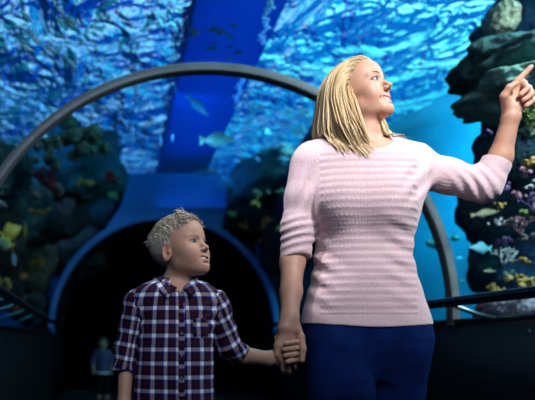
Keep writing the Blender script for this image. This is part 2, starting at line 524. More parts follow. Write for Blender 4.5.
def sweep_hair(name, roots, dirs, lens, collide, rad, mat, parent, layer, steps, gravity=1.0, stiff=0.8, tint=None, sides=5, wander=0.15, target=None, squash=0.5, seed=3, zstop=None, flat_tip=0.25, ramp=False):
    """locks of hair that leave the scalp, lie on what is under them and fall"""
    r = np.random.default_rng(seed); n = len(roots)
    P = np.array(roots, float); D = np.array(dirs, float); D /= np.linalg.norm(D, axis=1)[:, None]
    paths = [P.copy()]; st = (lens / steps)[:, None]
    g = np.array([0, 0, -1.0])
    wd = r.normal(size=(n, 3)) * wander
    for i in range(steps):
        D = D * stiff + (1 - stiff) * (g * gravity + wd * 0.5 + (0 if target is None else target(P, i / steps)))
        D /= np.linalg.norm(D, axis=1)[:, None]
        Q = P + D * st
        for _ in range(2):
            d = collide(Q); e = 0.003
            G = np.stack([collide(Q + np.eye(3)[a] * e) - d for a in range(3)], 1); G /= np.linalg.norm(G, axis=1)[:, None] + 1e-9
            push = np.clip(layer * (min(1, (i + .3) / steps * 1.4) if ramp else 1) - d, 0, None)
            Q = Q + G * push[:, None]
        nd = Q - P; nd /= np.linalg.norm(nd, axis=1)[:, None] + 1e-9
        D = nd; P = P + nd * st
        paths.append(P.copy())
    A = np.stack(paths, 1)                         # n, steps+1, 3
    m = A.shape[1]
    t = np.linspace(0, 1, m)
    env = np.minimum(1, 0.55 + t * 3) * np.where(t > 1 - flat_tip, np.sqrt(np.clip((1 - t) / flat_tip, 0, 1)) * 0.9 + 0.1, 1)
    T = np.gradient(A, axis=1); T /= np.linalg.norm(T, axis=2)[..., None] + 1e-9
    d0 = collide(A.reshape(-1, 3)); e = 0.004
    N = np.stack([collide(A.reshape(-1, 3) + np.eye(3)[a] * e) - d0 for a in range(3)], 1).reshape(n, m, 3)
    N -= T * (N * T).sum(2)[..., None]; N /= np.linalg.norm(N, axis=2)[..., None] + 1e-9
    Bn = np.cross(T, N)
    a = np.linspace(0, 2 * math.pi, sides, endpoint=False)
    R = (rad[:, None] * env[None])[..., None, None]
    V = A[:, :, None] + R * (np.cos(a)[None, None, :, None] * Bn[:, :, None] + squash * np.sin(a)[None, None, :, None] * N[:, :, None])
    V = V.reshape(-1, 3)
    base = (np.arange(n) * m * sides)[:, None, None]
    i = np.arange(m - 1)[None, :, None] * sides; j = np.arange(sides)[None, None, :]; k = (j + 1) % sides
    F = np.stack([base + i + j, base + i + k, base + i + sides + k, base + i + sides + j], -1).reshape(-1, 4)
    me = np_mesh(name, V, F4=F)
    c = tint(r, n, roots) if tint else np.ones((n, 3))
    C = np.repeat(c, m * sides, axis=0)
    set_color(me, 'col', C)
    return link_mesh(name, me, mat, parent)

def add_lashes(parent, fr, mat, th=1.0):
    for q in (-1, 1):
        mb = MB()
        pts = [(q * 0.0195, 0.0755, 0.0085), (q * 0.0250, 0.0795, 0.0122), (q * 0.0320, 0.0805, 0.0134), (q * 0.0400, 0.0775, 0.0118), (q * 0.0475, 0.0715, 0.0085)]
        mb.tube([fr.p(*v) for v in pts], np.array([0.0006, 0.0013, 0.0015, 0.0015, 0.0007]) * fr.sc * th, 6)
        pts = [(q * 0.0210, 0.0745, 0.0050), (q * 0.0320, 0.0780, 0.0018), (q * 0.0440, 0.0720, 0.0055)]
        mb.tube([fr.p(*v) for v in pts], np.array([0.0004, 0.0007, 0.0006]) * fr.sc * th, 6)
        mb.build('eyelashes', mat, parent)
# ------------------------------------------------------------------ materials of people
def skin_mat(name, rough=0.48, sss=0.12):
    t = NT(name, rough, 0.4)
    a = t.attr('col'); n = t.noise(90, 4)
    t.color(t.mix(0.10, a.outputs['Color'], t.ramp(n.outputs['Fac'], [(0.3, (0.42, 0.18, 0.12)), (0.7, (0.95, 0.70, 0.58))]).outputs['Color'], 'OVERLAY'))
    t.b.inputs['Subsurface Weight'].default_value = sss
    t.b.inputs['Subsurface Radius'].default_value = (0.02, 0.008, 0.004); t.b.inputs['Subsurface Scale'].default_value = 0.4
    t.bump(t.noise(600, 2).outputs['Fac'], 0.08, 0.002)
    return t.m
def hair_mat(name, rough=0.42, spec=0.35):
    t = NT(name, rough, spec); a = t.attr('col')
    n = t.noise(220, 2)
    t.color(t.mix(0.35, a.outputs['Color'], t.ramp(n.outputs['Fac'], [(0.3, (0.25, 0.25, 0.25)), (0.7, (0.8, 0.8, 0.8))]).outputs['Color'], 'OVERLAY'))
    return t.m
def attr_mat(name, rough=0.3, spec=0.6):
    t = NT(name, rough, spec); t.color(t.attr('col').outputs['Color']); return t.m
M_SKIN = skin_mat('skin'); M_HAIR = hair_mat('hair'); M_EYE = attr_mat('eye', 0.3, 0.25)
M_TEETH = plain('teeth', (0.82, 0.80, 0.74), 0.25)
MATS = dict(eye=M_EYE, teeth=M_TEETH)

def knit_mat():
    t = NT('pink_knit', 0.85, 0.15, color=(0.72, 0.49, 0.50))
    a = t.attr('cloth')           # x: across, y: along, z: 1 where the knit is banded
    s = t.node('ShaderNodeSeparateXYZ'); t.link(a.outputs['Vector'], s.inputs[0])
    w = t.math('SINE', t.math('MULTIPLY', s.outputs['Y'], 2 * math.pi / 0.0235))
    w2 = t.math('SINE', t.math('MULTIPLY', s.outputs['X'], 2 * math.pi / 0.0115))
    w3 = t.math('MULTIPLY', t.math('ADD', w2, 1.0), t.math('MAXIMUM', w, 0.0))
    h = t.math('MULTIPLY', t.math('ADD', t.math('MULTIPLY', w3, 0.22), t.math('MULTIPLY', w, 0.9)), s.outputs['Z'])
    fine = t.math('SINE', t.math('MULTIPLY', s.outputs['X'], 2 * math.pi / 0.0045))
    n = t.noise(160, 3)
    hh = t.math('ADD', h, t.math('ADD', t.math('MULTIPLY', fine, 0.10), t.math('MULTIPLY', n.outputs['Fac'], 0.4)))
    t.bump(hh, 0.75, 0.0028)
    c = t.ramp(n.outputs['Fac'], [(0.3, (0.62, 0.42, 0.43)), (0.7, (0.75, 0.52, 0.53))])
    rib_gap = t.math('MULTIPLY', t.math('MULTIPLY', t.math('SUBTRACT', 0.4, w), 0.30), s.outputs['Z'])  # darker pink between the raised bands
    t.color(t.mix(t.math('MAXIMUM', rib_gap, 0.0), c.outputs['Color'], (0.40, 0.24, 0.26)))
    t.b.inputs['Sheen Weight'].default_value = 0.3
    return t.m
M_KNIT = knit_mat()

def denim_mat():
    t = NT('blue_denim', 0.9, 0.03)
    n = t.noise(9, 4, 0.6); n2 = t.noise(420, 2)
    c = t.ramp(n.outputs['Fac'], [(0.30, (0.0015, 0.007, 0.040)), (0.72, (0.004, 0.022, 0.13))])
    t.color(t.mix(0.25, c.outputs['Color'], t.ramp(n2.outputs['Fac'], [(0.35, (0.004, 0.01, 0.05)), (0.65, (0.012, 0.035, 0.14))]).outputs['Color']))
    t.bump(n2.outputs['Fac'], 0.25, 0.002); return t.m
M_DENIM = denim_mat()

def plaid_mat():
    """check of navy, dark red and white threads, by the cloth's own coordinates (metres)"""
    t = NT('plaid_cotton', 0.8, 0.2)
    a = t.attr('cloth'); s = t.node('ShaderNodeSeparateXYZ'); t.link(a.outputs['Vector'], s.inputs[0])
    def bands(sock, per=0.040):
        f = t.math('FRACT', t.math('ADD', t.math('DIVIDE', sock, per), 40.0))
        return t.ramp(f, [(0.0, (1.0, 1.0, 1.0)), (0.27, (0.05, 0.05, 0.20)), (0.53, (0.34, 0.012, 0.05)), (0.72, (0.05, 0.05, 0.20)), (0.90, (0.10, 0.13, 0.60))], 'CONSTANT')
    bx = bands(s.outputs['X']); by = bands(s.outputs['Y'])
    m = t.mix(0.5, bx.outputs['Color'], by.outputs['Color'])
    # where both are white the cloth is white, one white over dark is a half tone
    g = t.node('ShaderNodeGamma'); g.inputs['Gamma'].default_value = 2.35; t.link(m, g.inputs['Color']); m = g.outputs['Color']
    n = t.noise(300, 2)
    t.color(t.mix(0.10, m, n.outputs['Color'], 'OVERLAY')); t.bump(n.outputs['Fac'], 0.15, 0.002)
    return t.m
M_PLAID = plaid_mat()
# ------------------------------------------------------------------ the woman
def build_woman():
    root = empty('person', (0.79, 2.02, 0.0), 'smiling blonde woman in pale pink knit sweater and blue jeans, one hand raised pointing up', 'person')
    D0 = 2.0
    YW, PT = math.radians(49), math.radians(18)
    fw = np.array([math.cos(YW) * math.cos(PT), -math.sin(YW) * math.cos(PT), math.sin(PT)])
    fr = Frame(W(360, 97, D0), fw, sc=1.0, roll=math.radians(-4))
    zz = lambda py, d=D0: CAM_Z + (341 - py) / F_PX * d
    xx = lambda px, d=D0: (px - 130) / F_PX * d
    # rows given as silhouette pixels: left, right, row, half depth, depth shift
    prof = [(338, 388, 138, .060, .015), (330, 396, 143, .072, .012), (312, 412, 149, .082, .008), (302, 423, 156, .092, .004), (300, 428, 165, .100, .000),
            (305, 428, 178, .108, -.004), (311, 424, 192, .112, -.008), (315, 420, 205, .110, -.006), (317, 416, 220, .103, 0), (318, 412.5, 238, .097, .004),
            (317, 411.5, 252, .096, .006), (315, 414, 268, .102, .006), (311.5, 418, 284, .110, .008), (307.5, 423.5, 300, .118, .010), (304, 430, 316, .124, .012), (302.5, 432.5, 330, .128, .012)]
    rows = [(zz(r), xx((a + b) / 2), D0 + dy, xx(b) - xx((a + b) / 2), ry) for a, b, r, ry, dy in prof]
    # joints
    shR = W(308, 166, 2.01); elR = W(295, 236, 2.02); wrR = W(289.5, 318, 1.90)
    shL = W(418, 166, 2.00); elL = W(487, 187.5, 1.955); wrL = W(511, 117, 1.90)
    # ---- skin body
    B = Body()
    skin_rows = [(z, cx, cy, max(rx - .010, .02), ry - .010) for z, cx, cy, rx, ry in rows]
    B.add(Loft(skin_rows, 2.3), 0)
    nb = W(363, 152, D0 + .012)
    B.add(Rcone(nb, fr.p(0, -0.012, -0.045), .056, .050), .03)
    B.add(Rcone(W(367, 150, D0 - .02), fr.p(0, 0.014, -0.070), .028, .032), .02)
    B.add(Rcone(W(345, 150, 1.97), W(318, 153, 1.98), .030, .03), .02); B.add(Rcone(W(388, 152, 1.97), W(414, 156, 1.98), .028, .03), .02)
    # arms under the sleeves, bare forearms
    B.add(Rcone(shR, elR, .044, .036), .02); B.add(Rcone(elR, W(292.5, 262, 1.99), .037, .038), .02)
    B.add(Rcone(W(292.5, 262, 1.99), W(291, 292, 1.945), .0385, .033), .02); B.add(Rcone(W(291, 292, 1.945), wrR, .033, .0275), .02)
    B.add(Rcone(shL, elL, .044, .036), .02); B.add(Rcone(elL, W(500, 158, 1.935), .036, .034), .02); B.add(Rcone(W(500, 158, 1.935), wrL, .034, .0245), .02)
    # hips and legs under the jeans
    kn1 = W(345, 398, 1.92).copy(); kn1[2] = .50; kn2 = W(398, 398, 2.04).copy(); kn2[2] = .50
    an1 = np.array([kn1[0] + .01, 1.92, .10]); an2 = np.array([kn2[0] + .02, 2.20, .12])
    hp1 = W(340, 330, 2.0); hp2 = W(394, 330, 2.02)
    for h_, k_, a_ in ((hp1, kn1, an1), (hp2, kn2, an2)):
        B.add(Rcone(h_, k_, .080, .050), .03); B.add(Rcone(k_, a_, .050, .034), .02)
        B.add(Rcone(a_, a_ + np.array([0, -.13, -.055]), .032, .022), .02)
    add_head(B, fr)
    # ---- hand that hangs (back towards us, fingers down), thumb to the right
    bk = np.array([0, -1.0, 0])
    pc = W(286.5, 340, 1.885)
    B.add(Rcone(wrR, W(285, 328, 1.885), .0265, .024), .015)
    B.add(Rcone(wrR, W(294, 330, 1.885), .022, .018), .015)
    kR = [W(277.5, 345, 1.880), W(282.5, 347, 1.874), W(288, 347, 1.874), W(293.5, 344.5, 1.880)]
    for q in kR: B.add(Rcone(W(287, 328, 1.89), q, .016, .0105), .010)
    lenf = [(355, 362, 365), (360, 369, 372), (360, 370, 373), (356, 365, 368)]
    for i, q in enumerate(kR):
        a, b, c = lenf[i]; px0 = [277.5, 282.5, 288, 293.5][i]
        pts = [q, W(px0 - .3, a, 1.875), W(px0 + .5, b, 1.893), W(px0 + 1.0, c, 1.912)]
        finger(B, pts, .0098, .0078, .0025)
    finger(B, [W(296, 326, 1.90), W(300.5, 337, 1.885), W(303, 349, 1.872), W(302, 360, 1.866)], .0145, .0082, .006)
    # ---- hand that points: palm towards us, index up to the right, the others folded
    dv = 1.90
    B.add(Rcone(wrL, W(512, 103, dv), .0245, .024), .015)
    kn = [W(510, 90, dv), W(516.5, 91, dv + .004), W(522, 96, dv + .004), W(526, 103, dv + .002)]
    for q in kn: B.add(Rcone(W(513, 108, dv), q, .0215, .0115), .012)
    finger(B, [kn[0], W(517.5, 80.5, dv - .010), W(524.5, 74, dv - .012), W(531, 67, dv - .014)], .0108, .0074, .003)
    fold = [[kn[1], W(523.5, 83, dv - .012), W(527.5, 88.5, dv - .040), W(521, 94.5, dv - .040)],
            [kn[2], W(528.5, 88, dv - .010), W(531, 95, dv - .038), W(524, 100, dv - .038)],
            [kn[3], W(530.5, 95.5, dv - .008), W(532.5, 101.5, dv - .032), W(526.5, 105.5, dv - .032)]]
    for f in fold: finger(B, f, .0108, .0082, .0022)
    finger(B, [W(507, 108, dv - .006), W(504.5, 96, dv - .024), W(509.5, 87.5, dv - .036), W(516.5, 83.5, dv - .040)], .0150, .0080, .005)
    me = polygonize(B, .0024, 'body')
    skin = (0.54, 0.285, 0.19)
    lens_nail = [(W(302.2, 361, 1.860), .0065), (W(532, 66, dv - .022), .0050)]
    def extra(V, L, C):
        for c, r in lens_nail:
            w = np.clip(1.3 - np.linalg.norm(V - c, axis=1) / r, 0, 1)[:, None] * .8
            C = C * (1 - w) + np.array((.80, .42, .42)) * w
        return C
    face_colors(me, fr, skin, (0.60, 0.13, 0.13), extra)
    body = link_mesh('body', me, M_SKIN, root)
    add_eyes(body, fr, nrm([.86, -.42, .36]), (0.03, 0.06, 0.08), MATS)
    add_teeth(body, fr, MATS); add_brows(body, fr, plain('brow_woman', (0.16, 0.085, 0.045), .7), None, 1.1); add_lashes(body, fr, plain('lash', (0.02, 0.012, 0.01), .6))
    # ---- sweater
    S = Body()
    S.add(Loft(rows, 2.35), 0)
    S.add(Ell(W(337, 203, 1.935), (.064, .058, .066)), .08); S.add(Ell(W(385, 203, 1.935), (.064, .058, .066)), .08)
    S.add(Rcone(W(332, 152, 2.0), W(312, 158, 2.0), .052, .055), .03); S.add(Rcone(W(396, 152, 2.0), W(414, 158, 2.0), .048, .052), .03)
    # sleeves
    S.add(Rcone(W(309, 166, 2.0), W(302, 198, 2.0), .062, .056), .02)
    S.add(Rcone(W(302, 198, 2.0), W(298, 226, 2.0), .056, .053), .02)
    S.add(Rcone(W(298, 226, 2.0), W(294, 268, 1.99), .053, .049), .02)
    S.add(Rcone(W(416, 168, 2.0), W(446, 176, 1.98), .059, .056), .03)
    S.add(Rcone(W(446, 176, 1.98), W(484, 186.5, 1.958), .056, .050), .02)
    S.add(Rcone(W(484, 186.5, 1.958), W(505, 147, 1.935), .050, .043), .025)
    # openings
    cd = nrm(W(291, 300, 1.95) - W(294, 262, 1.99)); cdL = nrm(W(508, 130, 1.92) - W(494, 164, 1.94))
    S.cut(Fn(lambda P: np.where((np.linalg.norm(P - W(294, 262, 1.99), axis=-1) < .072) & (P[..., 0] < xx(313)), (P - W(294.5, 259.5, 1.99)) @ nrm(cd + np.array([.28, 0, 0])), -1.0), (0, 0, 0), 1e9), .004)
    S.cut(Fn(lambda P: np.where((np.linalg.norm(P - W(505, 147, 1.94), axis=-1) < .12), (P - W(497.5, 160.5, 1.94)) @ nrm(cdL + np.array([.12, 0, .0])), -1.0), (0, 0, 0), 1e9), .004)
    S.sub(Ell(W(362, 139, 1.955), (.098, .12, .046)), .008)
    S.sub(Rcone(nb, fr.p(0, -0.012, -0.045), .062, .056), .006)
    # hem line dips in the middle
    S.cut(Fn(lambda P: (zz(327.5) + ((P[..., 0] - xx(372)) / .22) ** 2 * .012 - P[..., 2]), (0, 0, 0), 1e9), .004)
    # cuffs are hollow at the ends
    S.sub(Rcone(W(294.5, 256, 1.992), W(292, 275, 1.98), .0395, .044), .003)
    S.sub(Rcone(W(495.5, 165, 1.942), W(503, 146, 1.933), .0365, .042), .003)
    def folds(P):
        x, y, z = P[..., 0], P[..., 1], P[..., 2]
        px = 130 + x / y * F_PX; py = 341 - (z - CAM_Z) / y * F_PX
        d = np.zeros(P.shape[:-1])
        # bunched knit above the left-hand cuff and round the raised elbow
        m = np.clip(1 - np.abs(px - 295) / 24, 0, 1) ** .5 * np.clip(1 - np.abs(py - 236) / 26, 0, 1)
        d += m * .0045 * np.sin((py + (px - 295) * .25) * 2 * np.pi / 8.5 + 1.2 * np.sin(px / 9))
        m = np.exp(-((px - 478) ** 2 / 500 + (py - 186) ** 2 / 320))
        d += m * .0040 * np.sin((px * .80 - py * .62) * 2 * np.pi / 10.5 + np.sin(py / 6))
        m = np.exp(-((px - 306) ** 2 / 200 + (py - 192) ** 2 / 500))
        d += m * .0035 * np.sin((px * .9 + py * .35) * 2 * np.pi / 13)
        # drag folds at the waist and from the raised arm
        m = np.exp(-((px - 402) ** 2 / 260 + (py - 262) ** 2 / 1500)) + np.exp(-((px - 320) ** 2 / 160 + (py - 275) ** 2 / 1400))
        d += m * .0042 * np.sin((py - (px - 365) * .45) * 2 * np.pi / 19)
        m = np.exp(-((px - 418) ** 2 / 250 + (py - 182) ** 2 / 500))
        d += m * .0050 * np.sin((px * .75 + py * .66) * 2 * np.pi / 15)
        d += .0022 * np.sin(px / 17 + 1.5 * np.sin(py / 23)) * np.sin(py / 19 + px / 41)
        # banded knit: the ribs stand out on the trunk
        ban = np.clip((px - 317) / 6, 0, 1) * np.clip((418 - px) / 6, 0, 1)
        ban = ban * np.clip((py - 150) / 6, 0, 1) * np.clip((316 - py) / 4, 0, 1)
        d += -ban * .0013 * np.cos((z - .9) * 2 * np.pi / .0235)
        return d
    S.disp(folds)
    me = polygonize(S, .0030, 'sweater')
    V = verts_of(me); px = 130 + V[:, 0] / V[:, 1] * F_PX; py = 341 - (V[:, 2] - CAM_Z) / V[:, 1] * F_PX
    ang = np.arctan2(V[:, 0] - .79, -(V[:, 1] - 2.0)) * .16
    ban = np.clip((px - 318) / 4, 0, 1) * np.clip((419 - px) / 4, 0, 1) * np.clip((py - 150) / 5, 0, 1) * np.clip((316 - py) / 3, 0, 1)
    set_vec(me, 'cloth', np.stack([ang, V[:, 2] - .9 - .0235 / 4, ban], 1))
    sw = link_mesh('sweater', me, M_KNIT, root)
    # cuffs and hem bands
    def band(path_pts, r, name):
        mb = MB(); mb.tube(path_pts, r, 8); me = mb.build(name, M_KNIT, sw); 
        V = verts_of(me.data); set_vec(me.data, 'cloth', np.stack([V[:, 0], V[:, 2], V[:, 0] * 0], 1))
    # ---- jeans
    J = Body()
    jr = [(z, cx, cy, rx - .006, ry - .006) for z, cx, cy, rx, ry in rows if z < 1.02]
    zb = min(z for z, *_ in jr)
    jr += [(zz(338), xx(368), 2.012, xx(432.5) - xx(368), .120), (zz(350), xx(367.5), 2.012, xx(428.5) - xx(368), .112), (zz(366), xx(366.5), 2.01, xx(414) - xx(367), .094), (zz(378), xx(366.5), 2.01, xx(398) - xx(367), .075)]
    J.add(Loft([r for r in jr if r[0] < .86], 2.5), 0)
    J.add(Rcone(W(339, 360, 1.985), W(341, 398, 1.93), .106, .098), .04); J.add(Rcone(W(341, 398, 1.93), kn1, .098, .068), .03); J.add(Rcone(kn1, an1, .064, .055), .03)
    J.add(Rcone(W(397, 358, 2.01), W(394, 398, 2.03), .103, .090), .04); J.add(Rcone(W(394, 398, 2.03), kn2, .090, .066), .03); J.add(Rcone(kn2, an2, .062, .053), .03)
    def jf(P):
        x, y, z = P[..., 0], P[..., 1], P[..., 2]
        px = 130 + x / y * F_PX; py = 341 - (z - CAM_Z) / y * F_PX
        d = .0028 * np.sin(py / 5.2 + (px - 368) * .06 * np.sign(px - 368)) * np.exp(-((np.abs(px - 368) - 14) ** 2 / 240 + (py - 352) ** 2 / 500))
        d += .0025 * np.sin(z * 2 * np.pi / .05 + np.sin(x * 30) * 2) * np.clip((.45 - z) / .1, 0, 1)
        d += .0045 * np.exp(-((px - 369) / 2.4) ** 2) * np.clip((py - 328) / 5, 0, 1) * (y < 2.0)
        return d
    J.disp(jf)
    J.cut(Plane((0, 0, .085), (0, 0, -1)), .003)
    j = sdf_obj('jeans', J, .0040, M_DENIM, root)
    # ---- shoes
    msh = plain('white_canvas_shoe', (.55, .55, .56), .6)
    for a_ in (an1, an2):
        z0 = a_[2] - .10
        b = Body(); b.add(Rcone(a_ + [0, .02, -.045], a_ + [0, -.14, -.062], .042, .034), .02); b.add(Rcone(a_ + [0, 0, -.01], a_ + [0, 0, -.05], .044, .042), .02)
        b.cut(Plane((0, 0, z0), (0, 0, -1)), .004)
        sh = sdf_obj('shoe', b, .005, msh, root)
    # ---- hair
    col = Body(); col.ops = []
    for op in B.ops:
        pr = op[1]
        if op[0] == '+' and isinstance(pr, (Ell, Rcone)) and np.linalg.norm(pr.c - fr.o) < .2: col.add(pr, op[2])
    col.add(S.ops[0][1], .01)
    for op in S.ops[1:5]: col.add(op[1], .02)
    r = np.random.default_rng(5)
    pts = []
    while len(pts) < 3400:
        v = r.normal(size=3); v /= np.linalg.norm(v)
        L = np.array([0, -.008, .045]) + v * np.array([.078, .098, .083])
        x, y, z = L
        if z < .0 and y > .008: continue
        if z < -.02: continue
        hl = .054 + .026 * (1 - min(1, abs(x) / .06))                # hairline height over the face
        if y > .034 and z < hl + (y - .034) * .45: continue
        if y > .016 and z < .030 + (y - .016) * 1.2: continue
        pts.append(L)
    pts = np.array(pts)
    part = -.022                                                     # parting, on the far side of the crown
    roots = np.array([fr.p(*q) for q in pts])
    dl = np.stack([np.where(pts[:, 0] > part, .8, -.8) * np.clip(np.abs(pts[:, 0] - part) * 30, .3, 1), -.30 - np.clip(pts[:, 1] - .02, 0, 1) * 7, .22 + 0 * pts[:, 0]], 1)
    dirs = dl @ fr.M.T
    lloc = pts[:, 1]
    tip = np.array([zz(q) for q in np.interp(lloc, [-.10, -.04, .03], [140, 150, 161])]) + r.normal(size=len(pts)) * .010
    lens = (roots[:, 2] - tip) * 1.02 + .055 * np.clip((pts[:, 2] - .03) / .09, 0, 1)
    back = -fr.M[:, 1].copy(); back[2] = 0; back = nrm(back)
    def tgt(P, t):
        T = np.zeros_like(P)
        L = (P - fr.o) @ fr.M
        onface = np.clip((L[:, 1] - np.interp(L[:, 2], [-.14, -.05, .03, .08], [.045, .026, .018, .03])) / .015, 0, 1)
        T += -back[None] * (.30 * (L[:, 2] < .02) * (L[:, 1] > -.06))[:, None]
        T += back[None] * (onface * 1.6)[:, None]
        if t > .66:
            inn = fr.p(0, 0, -.12)[None] - P; inn[:, 2] = 0; inn /= np.linalg.norm(inn, axis=1)[:, None]
            T += inn * .5
        return T
    def tint(r, n, roots):
        a = np.arctan2(pts[:, 0], pts[:, 1]) * 7 + pts[:, 2] * 90
        u = np.clip(.55 + .3 * np.sin(a) + .22 * np.sin(a * 2.7 + 1) + .10 * r.normal(size=n), 0, 1)[:, None]; v = (r.random(n) ** 6)[:, None]
        c = np.array((.50, .295, .125)) * (1 - u) + np.array((.80, .60, .35)) * u
        return c * (1 - v * .35) + np.array((.30, .16, .07)) * v * .35
    layer = .002 + .009 * r.random(len(roots)) ** .8
    sweep_hair('hair', roots, dirs, lens, col, .0013 + .0016 * r.random(len(roots)), M_HAIR, root, layer, 24, gravity=1.0, stiff=.66, tint=tint, wander=.10, target=tgt, seed=9, sides=4, squash=.7, flat_tip=.15)
    # scalp cap so that no skin shows between the locks
    cap = Body(); cap.add(Ell(fr.p(0, -.014, .046), (.0785, .096, .082), fr.M), 0)
    cap.cut(Plane(fr.p(0, .030, .055), fr.M @ nrm([0, 1.0, -.62])), .006)
    cap.cut(Plane(fr.p(0, -.02, .0), fr.M @ nrm([0, .55, -1.0])), .006)
    co = polygonize(cap, .004, 'scalp_hair'); set_color(co, 'col', np.tile((.55, .36, .19), (len(co.vertices), 1)))
    link_mesh('scalp_hair', co, M_HAIR, root)
    return root, fr
WOMAN, WFR = build_woman()
# ------------------------------------------------------------------ the boy
def build_boy():
    D0 = 1.8
    root = empty('person', (0.15, 1.82, 0.0), 'short-haired boy in a navy, red and white checked shirt, holding the woman\'s hand', 'person')
    Wd = lambda px, py, d=D0: W(px, py, d)
    zz = lambda py, d=D0: CAM_Z + (341 - py) / F_PX * d
    xx = lambda px, d=D0: (px - 130) / F_PX * d
    def warp(v):
        x, y, z = v
        # a child's face: lower features, shorter jaw, fuller cheeks
        return np.array([x * (.97 if z > -.02 else .91), y * .95 - (.002 if z < -.075 else 0), z * .82 if z < 0 else z * 1.0])
    YW, PT = math.radians(41), math.radians(17)
    fw = np.array([math.cos(YW) * math.cos(PT), -math.sin(YW) * math.cos(PT), math.sin(PT)])
    fr = Frame(W(182, 253, D0), fw, sc=.92, warp=warp, roll=math.radians(0))
    # the same frame without the warp, to read points back
    prof = [(160, 190, 276, .040, .010), (150, 202, 282, .052, .006), (141, 211, 288, .062, .002), (135, 218, 295, .068, 0), (133, 221, 308, .074, 0), (137, 217, 320, .078, 0),
            (138, 214, 335, .080, -.002), (137, 213, 352, .082, -.004), (135, 213, 372, .084, -.004), (134, 214, 392, .085, -.002), (133, 215, 412, .086, 0), (134, 215, 425, .086, 0)]
    rows = [(zz(r), xx((a + b) / 2), D0 + dy, xx(b) - xx((a + b) / 2), ry) for a, b, r, ry, dy in prof]
    shR = W(140, 302, 1.80); elR = W(127, 352, 1.82); wrR = W(124, 403, 1.78)
    shL = W(213, 302, 1.80); elL = W(231, 350, 1.83); wrL = W(269, 358.5, 1.895)
    B = Body()
    B.add(Loft([(z, cx, cy, max(rx - .012, .02), ry - .012) for z, cx, cy, rx, ry in rows], 2.3), 0)
    B.add(Rcone(W(175, 290, 1.81), fr.p(0, -.016, -.035), .039, .038), .02)
    B.add(Rcone(shR, elR, .030, .025), .01); B.add(Rcone(elR, wrR, .026, .019), .01)
    B.add(Rcone(shL, elL, .030, .025), .01); B.add(Rcone(elL, W(243, 355, 1.85), .027, .026), .01); B.add(Rcone(W(243, 355, 1.85), wrL, .027, .021), .01)
    # legs
    for hx, kx, ax, ay in ((157, 155, 153, 1.80), (192, 194, 196, 1.84)):
        h_ = W(hx, 425, D0); k_ = np.array([xx(kx), D0 - .01, .30]); a_ = np.array([xx(ax), ay, .07])
        B.add(Rcone(h_, k_, .055, .040), .02); B.add(Rcone(k_, a_, .040, .028), .01); B.add(Rcone(a_, a_ + [0, -.09, -.035], .026, .018), .01)
    add_head(B, fr, child=True)
    # right hand hanging
    pc = W(123, 418, 1.77)
    B.add(Rcone(wrR, pc, .020, .022), .01)
    for i in range(4):
        q = pc + np.array([(-.018 + .012 * i), -.004, -.012])
        finger(B, [q, q + [-.001, -.004, -.022], q + [0, .002, -.038], q + [.001, .010, -.048]], .0070, .0055, .002)
    finger(B, [wrR + [.012, -.004, -.01], pc + [.024, -.010, .0], pc + [.026, -.014, -.020]], .0085, .006, .004)
    # left hand: palm behind the woman's hand, fingers come round between her thumb and forefinger
    d2 = 1.925
    pl = W(284, 352, d2)
    B.add(Rcone(wrL, pl, .021, .022), .015); B.add(Rcone(pl, W(293, 344, d2), .020, .013), .012); B.add(Rcone(pl, W(293, 361, d2), .020, .013), .012)
    for i in range(4):
        py = 341.5 + i * 6.1
        o = [0, 0.6, 0.4, -1.5][i]
        f0 = W(293, py + 1, d2 - .005); f1 = W(299.0 + o * .3, py, 1.892); f2 = W(293.5 + o, py + .6, 1.853); f3 = W(284 + [1.5, 0, 1, 3.5][i], py + 1.8, 1.850)
        finger(B, [f0, f1, f2, f3], .0093, .0076, .0022)
    finger(B, [W(279, 347, d2), W(277, 338, 1.918), W(281, 331, 1.905)], .010, .0072, .004)
    me = polygonize(B, .0022, 'body')
    skin = (0.64, 0.355, 0.24)
    unw = Frame(fr.o, fw, sc=.92); unw.M = fr.M
    class WF:
        def local(s, V):
            L = unw.local(V); x, y, z = L.T
            z2 = np.where(z < 0, z / .82, z)
            return np.stack([x / np.where(z > -.0172, .97, .91), (y + np.where(z2 < -.075, .002, 0)) / .95, z2], 1)
    face_colors(me, WF(), skin, (0.50, 0.18, 0.145), mw=1.2)
    body = link_mesh('body', me, M_SKIN, root)
    add_eyes(body, fr, nrm(fw + np.array([0.12, 0.0, 0.02])), (0.06, 0.10, 0.12), MATS)
    add_teeth(body, fr, MATS); add_brows(body, fr, plain('brow_boy', (0.24, 0.15, 0.09), .7), None, .7)
    add_lashes(body, fr, plain('lash_boy', (0.04, 0.022, 0.015), .6), .8)
    # ---- shirt: trunk, two sleeves, collar, pocket, placket, buttons
    def folds(P):
        x, y, z = P[..., 0], P[..., 1], P[..., 2]
        px = 130 + x / y * F_PX; py = 341 - (z - CAM_Z) / y * F_PX
        d = .0022 * np.sin(px / 6.5 + 1.4 * np.sin(py / 17)) * np.sin(py / 21 + px / 31)
        m = np.exp(-((px - 215) ** 2 / 200 + (py - 318) ** 2 / 500)) + np.exp(-((px - 137) ** 2 / 140 + (py - 318) ** 2 / 500))
        d = d + m * .003 * np.sin((py + (px - 176) * .5) * 2 * np.pi / 12)
        return d
    T = Body(); T.add(Loft(rows, 2.35), 0)
    T.add(Rcone(W(150, 298, 1.80), W(140, 303, 1.80), .044, .042), .02); T.add(Rcone(W(202, 298, 1.80), W(212, 303, 1.80), .044, .042), .02)
    T.sub(Rcone(W(175, 291, 1.80), fr.p(0, -.016, -.035), .044, .044), .004)
    T.sub(Ell(W(181, 281, 1.745), (.030, .05, .030)), .006)
    T.cut(Plane((0, 0, .50), (0, 0, -1)), .003); T.disp(folds)
